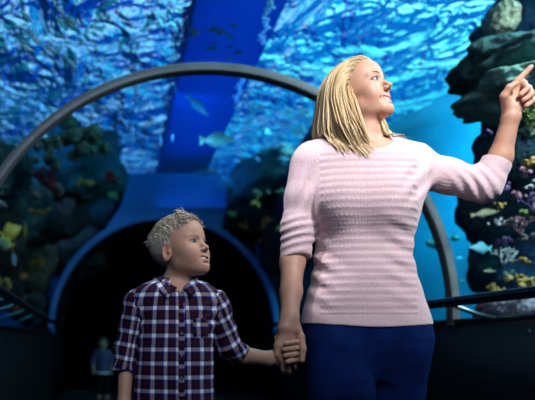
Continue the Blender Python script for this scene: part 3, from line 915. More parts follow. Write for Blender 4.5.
    def cloth(me, o, ax, up, swirl=.13):
        V = verts_of(me); q = V - o; y = q @ nrm(up); x = q @ nrm(ax); n = np.cross(nrm(ax), nrm(up)); z = q @ n
        a = np.arctan2(x, z * np.sign(n[1]) * -1 if False else -np.abs(z) - .02)
        return V, x, y, z
    me = polygonize(T, .0028, 'shirt'); V = verts_of(me)
    a = np.arctan2(V[:, 0] - xx(175), -(V[:, 1] - 1.80)) * .105
    set_vec(me, 'cloth', np.stack([a + .004, V[:, 2] + .012 * np.sin((V[:, 0] - xx(176)) * 18) * 0, a * 0], 1))
    shirt = link_mesh('shirt', me, M_PLAID, root)
    for sh, el, cf, r0, r1, r2 in ((W(138, 304, 1.80), elR, W(125.5, 372, 1.805), .044, .039, .035), (W(215, 304, 1.80), W(229, 346, 1.825), W(239, 355, 1.845), .043, .036, .034)):
        s = Body(); s.add(Rcone(sh, el, r0, r1), .02)
        e2 = cf + nrm(cf - el) * .02
        s.add(Rcone(el, e2, r1, r2), .02)
        ax = nrm(cf - el)
        s.cut(Plane(cf, ax), .003)
        s.sub(Rcone(cf - ax * .012, cf + ax * .03, r2 - .007, r2 - .004), .002)
        # rolled cuff stands out a little
        s.add(Fn(lambda P, cf=cf, ax=ax, r2=r2: np.maximum(np.abs(np.linalg.norm((P - cf) - ((P - cf) @ ax)[..., None] * ax, axis=-1) - (r2 + .0005)) - .0032, np.abs((P - cf) @ ax + .012) - .013), cf, .06), .003)
        def sf(P, sh=sh, el=el):
            px = 130 + P[..., 0] / P[..., 1] * F_PX; py = 341 - (P[..., 2] - CAM_Z) / P[..., 1] * F_PX
            return .0024 * np.sin(py / 3.4 + px / 7 + np.sin(px / 5))
        s.disp(sf)
        me = polygonize(s, .0028, 'sleeve'); V = verts_of(me)
        u = nrm(cf - sh); q = V - sh; t = q @ u; rad = q - t[:, None] * u
        e1 = nrm(np.cross(u, [0, 1, 0])); e2_ = np.cross(u, e1)
        an = np.arctan2(rad @ e1, -(rad @ e2_)) * .042
        set_vec(me, 'cloth', np.stack([an + .01, t, t * 0], 1))
        link_mesh('sleeve', me, M_PLAID, shirt)
    # collar: two pointed leaves round the neck
    def collar_leaf(sg):
        top = [W(175 + sg * 12, 274.5, 1.835), W(175 + sg * 17 + (2 if sg > 0 else 0), 276.5, 1.80), W(176 + sg * 15 + 1, 279.5, 1.770), W(180 + sg * 3, 288, 1.742)]
        low = [W(175 + sg * 18, 280.5, 1.855), W(175 + sg * 25 + (1 if sg > 0 else 0), 284, 1.80), W(176 + sg * 23, 289.5, 1.755), W(180 + sg * 12 - (2 if sg > 0 else 0), 297.5, 1.716)]
        n = 14; tt = np.linspace(0, 1, n)
        def ip(A): A = np.array(A); return np.stack([np.interp(tt, np.linspace(0, 1, len(A)), A[:, k]) for k in range(3)], 1)
        a, b = ip(top), ip(low)
        V = []; 
        for u in np.linspace(0, 1, 5):
            row = a * (1 - u) + b * u; row = row + np.array([0, -.006, .004]) * math.sin(math.pi * u)
            V.append(row)
        V = np.stack(V, 1).reshape(-1, 3)
        F = [(i * 5 + j, (i + 1) * 5 + j, (i + 1) * 5 + j + 1, i * 5 + j + 1) for i in range(n - 1) for j in range(4)]
        me = np_mesh('collar', V, F4=F)
        set_vec(me, 'cloth', np.stack([V[:, 0] * .8 + V[:, 2] * .5, V[:, 2] * .8 - V[:, 0] * .5, V[:, 2] * 0], 1))
        o = link_mesh('collar', me, M_PLAID, shirt); m = o.modifiers.new('s', 'SOLIDIFY'); m.thickness = .003; m.offset = 0
    collar_leaf(-1); collar_leaf(1)
    def front(px, py, out=.0025):
        # point on the shirt front under that pixel
        d = 1.60
        P = np.stack([W(px, py, q) for q in np.linspace(1.60, 1.85, 120)]); v = T(P); i = int(np.argmax(v < 0))
        return P[i] + np.array([0, -out, 0])
    def patch(name, pxs, pys, out, th):
        V = np.array([front(x, y, out) for y in pys for x in pxs]); nx, ny = len(pxs), len(pys)
        F = [(j * nx + i, j * nx + i + 1, (j + 1) * nx + i + 1, (j + 1) * nx + i) for j in range(ny - 1) for i in range(nx - 1)]
        me = np_mesh(name, V, F4=F)
        a = np.arctan2(V[:, 0] - xx(175), -(V[:, 1] - 1.80)) * .105
        set_vec(me, 'cloth', np.stack([a + .012, V[:, 2] + .008, a * 0], 1))
        o = link_mesh(name, me, M_PLAID, shirt); m = o.modifiers.new('s', 'SOLIDIFY'); m.thickness = th; m.offset = 1
        return o
    patch('placket', np.linspace(178.5, 184.5, 4), np.linspace(303, 398, 26), .002, .002)
    patch('pocket', np.linspace(193, 208, 6), np.linspace(318, 338, 7), .002, .002)
    mbt = plain('shirt_button', (.12, .13, .22), .35)
    for py in (312, 334, 356, 378):
        c = front(181.5, py, .005); mb = MB(); mb.sphere(c, (.0042, .0016, .0042), 12, 6); mb.build('button', mbt, shirt)
    # ---- trousers and shoes
    K = Body(); mtr = plain('dark_trousers', (.012, .014, .025), .8, var=.3)
    K.add(Loft([(.47, xx(174.5), 1.80, .108, .078), (.54, xx(174.5), 1.80, .110, .080), (.60, xx(174.5), 1.80, .108, .078)], 2.4), 0)
    for hx, kx, ax, ay in ((157, 155, 153, 1.80), (192, 194, 196, 1.84)):
        h_ = W(hx, 425, D0); k_ = np.array([xx(kx), D0 - .01, .30]); a_ = np.array([xx(ax), ay, .07])
        K.add(Rcone(h_, k_, .062, .050), .02); K.add(Rcone(k_, a_, .050, .045), .01)
    K.cut(Plane((0, 0, .06), (0, 0, -1)), .003)
    sdf_obj('trousers', K, .005, mtr, root)
    msh = plain('dark_shoe', (.03, .03, .035), .5)
    for ax, ay in ((153, 1.80), (196, 1.84)):
        a_ = np.array([xx(ax), ay, .07]); b = Body()
        b.add(Rcone(a_ + [0, .012, -.03], a_ + [0, -.095, -.042], .034, .027), .02); b.add(Rcone(a_, a_ + [0, 0, -.04], .034, .034), .01); b.cut(Plane((0, 0, 0), (0, 0, -1)), .003)
        sdf_obj('shoe', b, .005, msh, root)
    # ---- short hair, combed forward and up at the brow
    col = Body()
    for op in B.ops:
        pr = op[1]
        if op[0] == '+' and isinstance(pr, (Ell, Rcone)) and np.linalg.norm(pr.c - fr.o) < .16: col.add(pr, op[2])
    r = np.random.default_rng(21); pts = []
    while len(pts) < 3600:
        v = r.normal(size=3); v /= np.linalg.norm(v)
        L = np.array([0, -.012, .045]) + v * np.array([.0745, .094, .078])
        x, y, z = L; ax_ = abs(x)
        if z < -.050: continue
        if ax_ > .045 and y > -.026 and z < .028: continue         # round the ear
        if ax_ > .045 and y > .012 and z < .052 + (y - .012) * .4: continue
        hl = .069 + .012 * (1 - ax_ / .06)
        if y > .022 and z < hl: continue
        if z < -.03 and y > -.05: continue
        pts.append(L)
    pts = np.array(pts); roots = np.array([fr.p(*q) for q in pts])
    x, y, z = pts.T
    top = np.clip((z - .050) / .05, 0, 1)
    frn = np.clip((y - .0) / .05, 0, 1) * top
    sd = np.sign(x)
    # crown swirl at the back: combed forward over the top, down at the sides
    dl = np.stack([.15 * top + .05 * sd * (1 - top), .85 * top + (-.12) * (1 - top) * (y < .03), .10 * top + (-.85) * (1 - top)], 1)
    dl[:, 2] += frn * .55; dl[:, 0] += frn * .35; dl[:, 1] -= frn * .25
    dl += r.normal(size=dl.shape) * .07
    dirs = dl @ fr.M.T
    lens = (.014 + .026 * top) * (.8 + .4 * r.random(len(roots)))
    def tint(rr, n, roots):
        u = rr.random(n)[:, None]; return np.array((.42, .35, .26)) * (1 - u) + np.array((.70, .61, .48)) * u
    hc = fr.p(0, -.012, .045)
    def stick(P, t):
        v = hc - P; return v / np.linalg.norm(v, axis=1)[:, None] * 1.1
    layer = .0015 + .0085 * top * r.random(len(roots))
    sweep_hair('hair', roots, dirs, lens, col, .0013 + .0010 * r.random(len(roots)), M_HAIR, root, layer, 6, gravity=.12, stiff=.78, tint=tint, wander=.18, target=stick, sides=4, squash=.7, flat_tip=.4, seed=4, ramp=True)
    cap = Body(); cap.add(Ell(fr.p(0, -.013, .046), np.array((.0755, .0955, .0800)) * .92, fr.M), 0)
    cap.cut(Fn(lambda P: (lambda L: np.maximum(np.maximum(np.minimum(L[..., 1] - .018, .080 - L[..., 2]), -.045 - L[..., 2]), np.minimum(np.minimum(np.abs(L[..., 0]) - .045, L[..., 1] + .028), .032 - L[..., 2])))(fr.local(P)), (0, 0, 0), 1e9), .004)
    co = polygonize(cap, .003, 'scalp_hair'); set_color(co, 'col', np.tile((.30, .235, .165), (len(co.vertices), 1)))
    link_mesh('scalp_hair', co, M_HAIR, root)
    return root, fr
BOY, BFR = build_boy()
# ------------------------------------------------------------------ the tunnel
CX, CZ, TR = 0.42, 0.885, 1.40
Y0, Y1, YM = -3.0, 7.4, 3.36
rs = random.Random(42)
def struct(o): o['kind'] = 'structure'; return o

def out(px, py, m):
    """the point under that pixel that lies m metres outside the acrylic vault"""
    for d in np.arange(1.2, 9.0, .01):
        p = W(px, py, d)
        if math.hypot(p[0] - CX, p[2] - CZ) > TR + m: return p
    return W(px, py, 8.5)

m_carpet = plain('carpet', (.010, .011, .016), .95, var=.4, scale=60)
m_wall = plain('dark_panel', (.006, .007, .011), .55, spec=.3, var=.25, scale=3)
m_cap = plain('ledge_paint', (.010, .011, .016), .35, spec=.5)
mb = MB(); mb.box((-1.25, Y0, -.12), (2.1, 9.6, 0)); struct(mb.build('floor', m_carpet, smooth=False))
for nm, x0, x1 in (('wall_left', -1.14, -.97), ('wall_right', 1.81, 1.98)):
    mb = MB(); mb.box((x0, Y0, 0), (x1, Y1 - .02, .845)); w_ = struct(mb.build(nm, m_wall, smooth=False))
for nm, x0, x1 in (('trim_1', -1.16, -.95), ('trim_2', 1.79, 2.0)):
    mb = MB(); mb.box((x0, Y0, .845), (x1, Y1 - .02, .872)); o = struct(mb.build(nm, m_cap, smooth=False)); bevel(o, .006)
mb = MB(); mb.box((-1.3, Y0 - .15, 0), (2.2, Y0, 2.5)); struct(mb.build('wall_back', m_wall, smooth=False))  # unseen, added to shut outside light out of the tunnel

# acrylic vault: one bent clear sheet
t = NT('acrylic', .05); t.n.remove(t.b)
tr = t.node('ShaderNodeBsdfTransparent'); tr.inputs[0].default_value = (.90, .97, 1.0, 1)
gl = t.node('ShaderNodeBsdfGlossy'); gl.inputs['Roughness'].default_value = .06; gl.inputs['Color'].default_value = (.9, .95, 1, 1)
lw = t.node('ShaderNodeLayerWeight'); lw.inputs['Blend'].default_value = .5
fz = t.math('ADD', t.math('MULTIPLY', t.math('POWER', lw.outputs['Facing'], 4.0), .10), .02)
mx = t.node('ShaderNodeMixShader'); t.link(fz, mx.inputs[0]); t.link(tr.outputs[0], mx.inputs[1]); t.link(gl.outputs[0], mx.inputs[2]); t.link(mx.outputs[0], t.out.inputs[0])
M_ACR = t.m
na, ny = 64, 24
ang = np.radians(np.linspace(-1, 181, na)); ys = np.linspace(Y0, Y1, ny)
V = np.array([(CX + TR * math.cos(a), y, CZ + TR * math.sin(a)) for y in ys for a in ang])
F = [(j * na + i, (j + 1) * na + i, (j + 1) * na + i + 1, j * na + i + 1) for j in range(ny - 1) for i in range(na - 1)]
struct(link_mesh('window_1', np_mesh('vault', V, F4=F), M_ACR))

# hoops where the sheets meet
m_hoop = plain('hoop_metal', (.30, .265, .25), .42, metal=.25, var=.15, scale=14)
m_gask = plain('hoop_gasket', (.02, .022, .028), .6)
def hoop(yc, w, r0, r1, mat, name, a0=-2, a1=182):
    a = np.radians(np.linspace(a0, a1, 97)); V = []
    for q in a:
        for (r, y) in ((r0, yc - w / 2), (r1, yc - w / 2), (r1, yc + w / 2), (r0, yc + w / 2)):
            V.append((CX + r * math.cos(q), y, CZ + r * math.sin(q)))
    F = [(i * 4 + j, (i + 1) * 4 + j, (i + 1) * 4 + (j + 1) % 4, i * 4 + (j + 1) % 4) for i in range(96) for j in range(4)]
    F += [(0, 1, 2, 3), (96 * 4 + 3, 96 * 4 + 2, 96 * 4 + 1, 96 * 4)]
    o = link_mesh(name, np_mesh(name, V, F4=F), mat, smooth=False); bevel(o, .005, 2); return struct(o)
hoop(YM, .075, TR - .032, TR + .012, m_hoop, 'trim_3')
hoop(YM + .046, .016, TR - .020, TR + .008, m_gask, 'trim_4')
hoop(-.9, .075, TR - .032, TR + .012, m_hoop, 'trim_5')

# ------------------------------------------------------------------ the portal and the dark passage beyond it
m_pblue = plain('portal_paint', (.020, .12, .36), .5, var=.12, scale=2.0)
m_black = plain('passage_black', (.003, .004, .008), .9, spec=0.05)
o = hoop(Y1 + .05, .10, TR - .035, TR + .035, m_pblue, 'trim_6')
a = np.radians(np.linspace(0, 180, 49)); V = []
for q in a:
    for y in (Y1 + .10, 9.5): V.append((CX + (TR - .03) * math.cos(q), y, CZ + (TR - .03) * math.sin(q)))
F = [(2 * i, 2 * i + 1, 2 * i + 3, 2 * i + 2) for i in range(48)]
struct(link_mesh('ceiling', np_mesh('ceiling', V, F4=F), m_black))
o = bpy.data.objects['ceiling'] if 'ceiling' in bpy.data.objects else None
mod = o.modifiers.new('s', 'SOLIDIFY'); mod.thickness = .05; mod.offset = 1
for nm, x0, x1 in (('wall_left_far', -1.14, -.97), ('wall_right_far', 1.81, 1.98)):
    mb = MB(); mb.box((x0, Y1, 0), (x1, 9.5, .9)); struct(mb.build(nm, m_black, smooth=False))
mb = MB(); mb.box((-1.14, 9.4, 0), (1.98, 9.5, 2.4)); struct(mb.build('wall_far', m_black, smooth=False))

# concrete head of the portal rising over the passage, painted blue
arcp = [(CX + (TR + .035) * math.cos(q), CZ + (TR + .035) * math.sin(q)) for q in np.radians(np.linspace(55, 122, 14))]
prof = [(1.24, 2.45), (1.13, 2.84)] + [(-.03, 2.84), (-.10, 2.45)]
ring = arcp[::-1] + prof[:2] + prof[2:]          # left foot of the arch .. right foot, right side, top, left side
n = len(ring); V = []
for y in (Y1 + .09, Y1 + 1.3):
    for x, z in ring: V.append((x, y, z))
mb = MB(); na_ = len(arcp)
mb.add(V, [(i, i + n, (i + 1) % n + n, (i + 1) % n) for i in range(n)])
# faces front and back: strips between the arch and the top line
top = [(ring[na_][0] + (ring[na_ + 3][0] - ring[na_][0]) * 0, 0)]
def up_of(x): return (x, 2.84)
for y in (Y1 + .09, Y1 + 1.3):
    P = [(x, y, z) for x, z in ring[:na_]]
    tx = np.linspace(-.03, 1.13, na_); Q = [(tx[k], y, 2.84) for k in range(na_)]
    F = [(k, k + 1, k + 1 + na_, k + na_) for k in range(na_ - 1)]
    mb.add(P + Q, F)
    mb.add([(ring[0][0], y, ring[0][1]), (-.03, y, 2.84), (-.10, y, 2.45)], (), [(0, 1, 2)])
    mb.add([(ring[na_ - 1][0], y, ring[na_ - 1][1]), (1.24, y, 2.45), (1.13, y, 2.84)], (), [(0, 1, 2)])
o = tag(mb.build('portal_head', m_pblue, smooth=False), 'blue painted block above the dark passage opening', 'wall')

# blue soffit that runs along the tank above the tunnel
m_sof = plain('soffit_blue', (.004, .085, .62), .6, var=.10, scale=1.2)
mb = MB(); mb.add([(.47, 3.4, 3.14), (1.12, 3.4, 3.14), (1.02, 9.4, 3.02), (.36, 9.4, 3.02), (.47, 3.4, 3.5), (1.12, 3.4, 3.5), (1.02, 9.4, 3.5), (.36, 9.4, 3.5)],
                  [(0, 3, 2, 1), (4, 5, 6, 7), (0, 1, 5, 4), (1, 2, 6, 5), (2, 3, 7, 6), (3, 0, 4, 7)])
o = tag(mb.build('beam', m_sof, smooth=False), 'broad royal blue beam running away overhead above the arch', 'beam'); bevel(o, .02, 2)

# ------------------------------------------------------------------ the tank
m_tank = plain('tank_blue', (.010, .135, .40), .8, var=.35, scale=.7)
m_sand = plain('seabed', (.05, .07, .08), .95, var=.4, scale=4)
TX0, TX1, TY1, SURF = -5.0, 7.5, 9.6, 3.25
m_tankr = plain('tank_haze_cyan', (.03, .26, .42), .8, var=.45, scale=1.1)  # cyan puts the pale haze of the water into the wall colour
mb = MB(); mb.box((TX0, TY1, -.3), (2.6, TY1 + .15, SURF + .3)); struct(mb.build('wall_tank_back', m_tank, smooth=False))
mb = MB(); mb.add([(2.0, TY1, -.3), (3.55, 6.1, -.3), (TX1, 5.2, -.3), (2.0, TY1, SURF + .3), (3.55, 6.1, SURF + .3), (TX1, 5.2, SURF + .3), (2.3, TY1, -.3), (3.75, 6.3, -.3), (TX1, 5.4, -.3), (2.3, TY1, SURF + .3), (3.75, 6.3, SURF + .3), (TX1, 5.4, SURF + .3)],
 [(0, 1, 4, 3), (1, 2, 5, 4), (6, 9, 10, 7), (7, 10, 11, 8), (3, 4, 10, 9), (4, 5, 11, 10), (0, 6, 7, 1), (1, 7, 8, 2), (0, 3, 9, 6), (2, 8, 11, 5)])
o = struct(mb.build('wall_tank_curved', m_tankr, smooth=False)); outward(o.data)
mb = MB(); mb.box((TX0 - .15, Y0, -.3), (TX0, TY1, SURF + .3)); struct(mb.build('wall_tank_left', m_tank, smooth=False))
mb = MB(); mb.box((TX1, Y0, -.3), (TX1 + .15, TY1, SURF + .3)); struct(mb.build('wall_tank_right', m_tank, smooth=False))
for nm, x0, x1 in (('floor_tank_left', TX0, -1.26), ('floor_tank_right', 2.11, TX1)):
    mb = MB(); mb.box((x0, Y0, -.3), (x1, TY1, -.1)); struct(mb.build(nm, m_sand, smooth=False))

# water surface seen from below: real ripples, refracting the sky above
t = NT('water_surface', .02); t.n.remove(t.b)
rf = t.node('ShaderNodeBsdfRefraction'); rf.inputs['IOR'].default_value = 1.33; rf.inputs['Roughness'].default_value = .03; rf.inputs['Color'].default_value = (.72, .93, 1, 1)
tc = t.node('ShaderNodeTexCoord'); mp = t.node('ShaderNodeMapping'); t.link(tc.outputs['Object'], mp.inputs['Vector']); mp.inputs['Scale'].default_value = (1.0, .75, 1); mp.inputs['Rotation'].default_value = (0, 0, .35)
n1 = t.noise(2.4, 3, .55, vec=mp.outputs[0], dist=1.0); n2 = t.noise(7.5, 2, .5, vec=mp.outputs[0], dist=.4)
hh = t.math('ADD', n1.outputs['Fac'], t.math('MULTIPLY', n2.outputs['Fac'], .16))
bp = t.node('ShaderNodeBump'); bp.inputs['Strength'].default_value = 1.0; bp.inputs['Distance'].default_value = .30; t.link(hh, bp.inputs['Height']); t.link(bp.outputs[0], rf.inputs['Normal'])
t.link(rf.outputs[0], t.out.inputs[0])
M_WAT = t.m
nx, ny = 160, 160
X = np.linspace(TX0, TX1, nx); Y = np.linspace(Y0, TY1, ny)
gx, gy = np.meshgrid(X, Y)
gz = SURF + .018 * np.sin(gx * 2.1 + gy * 1.3) + .014 * np.sin(gx * 3.7 - gy * 2.9 + 1) + .010 * np.sin(gy * 5.3 + gx * 1.1)
V = np.stack([gx, gy, gz], -1).reshape(-1, 3)
i, j = np.meshgrid(np.arange(nx - 1), np.arange(ny - 1)); b = (j * nx + i).ravel()
F = np.stack([b, b + nx, b + nx + 1, b + 1], 1)
o = link_mesh('water_surface', np_mesh('water_surface', V, F4=F), M_WAT); struct(o)

# the body of water over the tunnel: thin blue haze
t = NT('water_haze'); t.n.remove(t.b)
va = t.node('ShaderNodeVolumeAbsorption'); va.inputs['Color'].default_value = (.02, .76, .86, 1); va.inputs['Density'].default_value = .78
vs = t.node('ShaderNodeVolumeScatter'); vs.inputs['Color'].default_value = (.10, .60, 1.0, 1); vs.inputs['Density'].default_value = .08; vs.inputs['Anisotropy'].default_value = .3
ad = t.node('ShaderNodeAddShader'); t.link(va.outputs[0], ad.inputs[0]); t.link(vs.outputs[0], ad.inputs[1]); t.link(ad.outputs[0], t.out.inputs['Volume'])
pr = [(TX0 + .01, 2.33), (2.0, 2.33), (2.0, .0), (TX1 - .01, .0), (TX1 - .01, SURF - .06), (2.0, SURF - .06), (TX0 + .01, SURF - .06)]
mb = MB(); V = [(x, y, z) for y in (2.4, TY1 - .01) for x, z in pr]
mb.add(V, [(i, (i + 1) % 7, (i + 1) % 7 + 7, i + 7) for i in range(7)] + [(0, 6, 5, 1), (1, 5, 4, 2), (7, 8, 12, 13), (8, 9, 11, 12)], [(2, 4, 3), (9, 10, 11)])
o = mb.build('water', t.m, smooth=False); outward(o.data); tag(o, 'blue water over the tunnel', 'water', kind='stuff')

# ------------------------------------------------------------------ handrails
m_rail = plain('rail_black', (.012, .016, .028), .22, metal=.6, spec=.7)
m_steel = plain('brushed_steel', (.30, .34, .38), .28, metal=.9)
m_teal = plain('bracket_teal', (.05, .17, .22), .4, metal=.3)
def handrail(pts, label, feet, side, rr=.021):
    r = empty('handrail', pts[0], label, 'handrail')
    mb = MB(); mb.tube(pts, rr, 14); mb.build('rail_tube', m_rail, r)
    mb = MB(); mb.tube([np.array(p) + [-.012 * side, 0, .0205] for p in pts], .0045, 8); mb.build('steel_strip', m_steel, r)
    for f in feet:
        k = np.interp(f, [p[1] for p in pts], [p[0] for p in pts]); z = np.interp(f, [p[1] for p in pts], [p[2] for p in pts])
        e = 1.80 if side > 0 else -.96
        mb = MB(); mb.tube([(k, f, z - .01), (k + (e - k) * .55, f + .02, z - .055), (e, f + .05, .86)], .011, 8); mb.build('bracket', m_steel if side > 0 else m_teal, r)
    return r
handrail([(1.56, -1.5, .935), (1.555, 1.2, .935), (1.55, 2.6, .936), (1.56, 3.6, .936), (1.60, 5.2, .93), (1.62, 7.3, .93)], 'black handrail with steel strip behind the woman, right side', [.9, 1.9, 2.90, 4.1, 5.3, 6.5], 1)
handrail([(-.60, -1.5, .985), (-.60, 1.2, .985), (-.62, 2.85, .985), (-.74, 4.6, .975), (-.84, 6.0, .96), (-.86, 7.3, .955)], 'black handrail with slanted teal brackets along the left wall', [1.6, 2.35, 2.75, 3.15, 3.6, 4.15, 4.8, 5.6], -1)
# bolt on the right wall
mb = MB(); c = np.array([1.808, 2.72, .79]); mb.sphere(c, (.006, .014, .014), 12, 8); tag(mb.build('bolt', m_steel), 'small steel bolt head on the dark wall under the right handrail', 'bolt')
# ------------------------------------------------------------------ reef: rocks, corals, fish
def rockmat(name, cols, rough=.9, scale=6, bump=.8):
    t = NT(name, rough, .2)
    n = t.noise(scale, 6, .65); v = t.node('ShaderNodeTexVoronoi'); v.inputs['Scale'].default_value = scale * 2.6
    tc = t.node('ShaderNodeTexCoord'); t.link(tc.outputs['Object'], v.inputs['Vector'])
    k = len(cols); c = t.ramp(n.outputs['Fac'], [(.25 + .5 * i / (k - 1), cols[i]) for i in range(k)])
    t.color(c.outputs['Color'])
    t.bump(t.math('ADD', n.outputs['Fac'], t.math('MULTIPLY', v.outputs['Distance'], .5)), bump, .06); return t.m
R_TEAL = rockmat('rock_teal', [(.02, .05, .06), (.05, .12, .12), (.10, .20, .17)])
R_DARK = rockmat('rock_dark', [(.010, .014, .018), (.03, .035, .035), (.06, .05, .04)])
R_BROWN = rockmat('rock_brown', [(.03, .025, .02), (.09, .06, .04), (.16, .12, .06)])
R_NAVY = rockmat('rock_navy', [(.006, .012, .035), (.012, .025, .06), (.03, .05, .09)])
R_MOSS = rockmat('rock_moss', [(.06, .14, .14), (.15, .30, .26), (.30, .46, .34)], scale=9, bump=.5)
R_MIX = rockmat('rock_mixed', [(.02, .05, .09), (.10, .09, .16), (.07, .17, .16), (.30, .27, .28)], scale=12)
def rock(c, r, mat, label, seed, sub=4, rough=.35, name='reef_rock', group=None, flat=1.0):
    bm = bmesh.new(); bmesh.ops.create_icosphere(bm, subdivisions=sub, radius=1.0)
    r = np.asarray(r, float) * np.ones(3)
    for v in bm.verts:
        p = v.co.copy(); s = Vector((seed * 3.1, seed * 1.7, seed * .9))
        d = noise.fractal(p * 1.3 + s, 1.0, 2.0, 5) * rough + noise.fractal(p * 5 + s, 1.0, 2.0, 3) * rough * .22
        v.co = Vector((p.x * r[0], p.y * r[1], p.z * r[2])) * (1 + d)
    me = bpy.data.meshes.new(name); bm.to_mesh(me); bm.free()
    o = link_mesh(name, me, mat); o.location = [float(q) for q in c]; o.rotation_euler = (seed, seed * 2, seed * 3) if r.max() / r.min() < 1.15 else (0, 0, 0)
    return tag(o, label, 'rock', group)
def reef_rock(px, py, m, r, mat, label, seed, **kw): return rock(out(px, py, m), r, mat, label, seed, **kw)

# left bank inside the arch
reef_rock(78, 165, .62, (.50, .6, .42), R_TEAL, 'dim teal rock shelf left of the blue portal block, inside the arch', 1)
reef_rock(110, 204, .55, (.42, .40, .36), R_DARK, 'blackish rock leaning against the left flank of the portal', 2)
reef_rock(45, 205, .55, (.46, .5, .42), R_DARK, 'dark rock below the green coral heads at the left', 3)
reef_rock(76, 250, .52, (.42, .42, .44), R_DARK, 'dark rock wall just left of the round portal rim', 4)
reef_rock(28, 262, .55, (.36, .5, .42), R_BROWN, 'brown rock behind the yellow fish at the left edge', 5)
reef_rock(8, 205, .60, (.40, .4, .45), R_TEAL, 'bluish rock at the left edge above the yellow fish', 6)
reef_rock(-6, 172, .62, (.30, .5, .26), R_TEAL, 'teal rock at the left edge where the arch comes down', 7)
reef_rock(-25, 250, .55, (.40, .5, .6), R_DARK, 'dark rock cut off by the left edge, low down', 8)
reef_rock(36, 312, .32, (.30, 1.3, .22), R_DARK, 'low black rock behind the left handrail', 9)
reef_rock(98, 187, .75, (.36, .4, .10), R_BROWN, 'flat rusty red ledge left of the portal block', 10)
# right flank of the portal
reef_rock(252, 212, .50, (.40, .8, .40), R_DARK, 'dark rock right of the portal block, above the boy', 11)
reef_rock(292, 235, .50, (.36, .6, .50), R_DARK, 'dark rock behind the woman\'s hanging arm', 12)
reef_rock(270, 180, .70, (.44, .6, .26), R_TEAL, 'teal rock crest under the rippling water, left of the woman', 13)
reef_rock(330, 190, .8, (.45, .6, .7), R_NAVY, 'navy rock behind the woman\'s shoulder', 14)
# right bank
reef_rock(512, 205, .62, (.26, .35, .34), R_MIX, 'mottled purple and teal rock below the raised elbow', 15)
reef_rock(530, 150, .62, (.24, .35, .30), R_MIX, 'mottled rock beside the raised forearm at the right edge', 16)
reef_rock(508, 262, .55, (.20, .3, .26), R_TEAL, 'teal rock above the right handrail', 17)
reef_rock(545, 280, .60, (.28, .4, .30), R_NAVY, 'navy rock cut off by the right edge, above the handrail', 18)
reef_rock(524, 313, .20, (.17, .25, .10), rockmat('rock_lilac', [(.20, .17, .22), (.42, .36, .44), (.55, .50, .55)], scale=14), 'pale lilac rock under the right handrail', 19, rough=.2)
reef_rock(487, 313, .18, (.05, .10, .05), rockmat('rock_maroon', [(.12, .02, .04), (.22, .05, .07)], scale=16), 'small maroon rock under the right handrail', 20)
# overhang at the top right
reef_rock(527, 92, .45, (.26, .35, .075), R_MOSS, 'mossy green ledge behind the pointing hand', 21, sub=5)
reef_rock(490, 100, .50, (.14, .25, .035), R_MOSS, 'thin pale green tip of the mossy ledge', 22)
reef_rock(531, 64, .75, (.32, .4, .12), R_TEAL, 'dark teal ledge above the mossy ledge, top right', 23, sub=5)
reef_rock(543, 18, 1.15, (.27, .4, .24), R_NAVY, 'near black blue rock in the top right corner', 24)
reef_rock(501, 20, .90, (.075, .12, .085), rockmat('rock_tan', [(.30, .16, .10), (.55, .36, .22), (.60, .50, .42)], scale=14), 'tan and orange rock beside the dark top right corner', 25, rough=.25)

# coral heads: clumps of rounded lobes
def lobes(px, py, m, r, n, mat, label, seed, name='coral_head', lobe=.38, spread=(1, 1, .6)):
    q = random.Random(seed); c = out(px, py, r * .9 + .03 if m < .85 else m); b = Body()
    for i in range(n):
        v = np.array([q.gauss(0, .55), q.gauss(0, .4), q.gauss(0, .5)]) * spread
        rr = lobe * q.uniform(.6, 1.15) * r
        b.add(Ell(c + v * r, (rr, rr, rr * q.uniform(.75, 1.1))), r * .06)
    b.add(Ell(c, r * lobe * .9 * np.array(spread) ** .5), r * .06)
    f = 14 / r * .35
    b.disp(lambda P: .045 * r * np.sin(P[..., 0] * f * 2.1 + 3 * np.sin(P[..., 2] * f)) * np.sin(P[..., 2] * f * 2.3) * np.sin(P[..., 1] * f * 1.9))
    return tag(sdf_obj(name, b, r * .075, mat), label, 'coral')
cm = lambda n, a, b_, c_, s=18: rockmat(n, [a, b_, c_], .7, s, .9)
C_GREEN = cm('coral_green', (.05, .12, .10), (.12, .26, .20), (.28, .42, .30))
C_GREY = cm('coral_greypink', (.12, .10, .10), (.28, .22, .21), (.45, .38, .36))
C_OCHRE = cm('coral_ochre', (.30, .18, .04), (.60, .40, .10), (.75, .60, .28))
C_ORANGE = cm('coral_orange', (.25, .07, .02), (.55, .22, .05), (.65, .40, .12))
C_PINK = cm('coral_pink', (.35, .12, .20), (.60, .32, .40), (.75, .60, .65))
C_PURPLE = cm('coral_purple', (.10, .05, .20), (.22, .14, .36), (.40, .34, .55))
C_WHITE = cm('coral_white', (.40, .45, .48), (.65, .70, .72), (.80, .82, .82))
C_LIME = cm('coral_lime', (.10, .20, .08), (.25, .40, .12), (.50, .60, .25))
C_RED = cm('coral_red', (.12, .01, .02), (.30, .04, .05), (.45, .10, .08))
lobes(68, 138, .55, .17, 9, C_GREEN, 'large dim green coral head below the left side of the arch', 1)
lobes(76, 153, .50, .10, 6, C_GREEN, 'oval green coral head right under the largest one', 2)
lobes(47, 141, .50, .09, 6, C_GREEN, 'green coral head left of the largest one', 3)
lobes(52, 158, .45, .10, 7, C_GREEN, 'low green coral head under the arch at the left', 4)
lobes(105, 147, .70, .10, 6, C_GREEN, 'faint green coral head nearest the blue portal block', 5)
lobes(60, 192, .30, .075, 10, C_GREY, 'greyish pink coral cluster in the middle of the left bank', 6)
lobes(35, 193, .30, .07, 8, C_GREY, 'round pale coral above the yellow fish', 7)
lobes(37, 212, .30, .06, 9, C_OCHRE, 'small ochre coral below the round pale one at the left', 8)
lobes(85, 182, .55, .07, 7, C_OCHRE, 'dull yellow coral on the rusty ledge', 9)
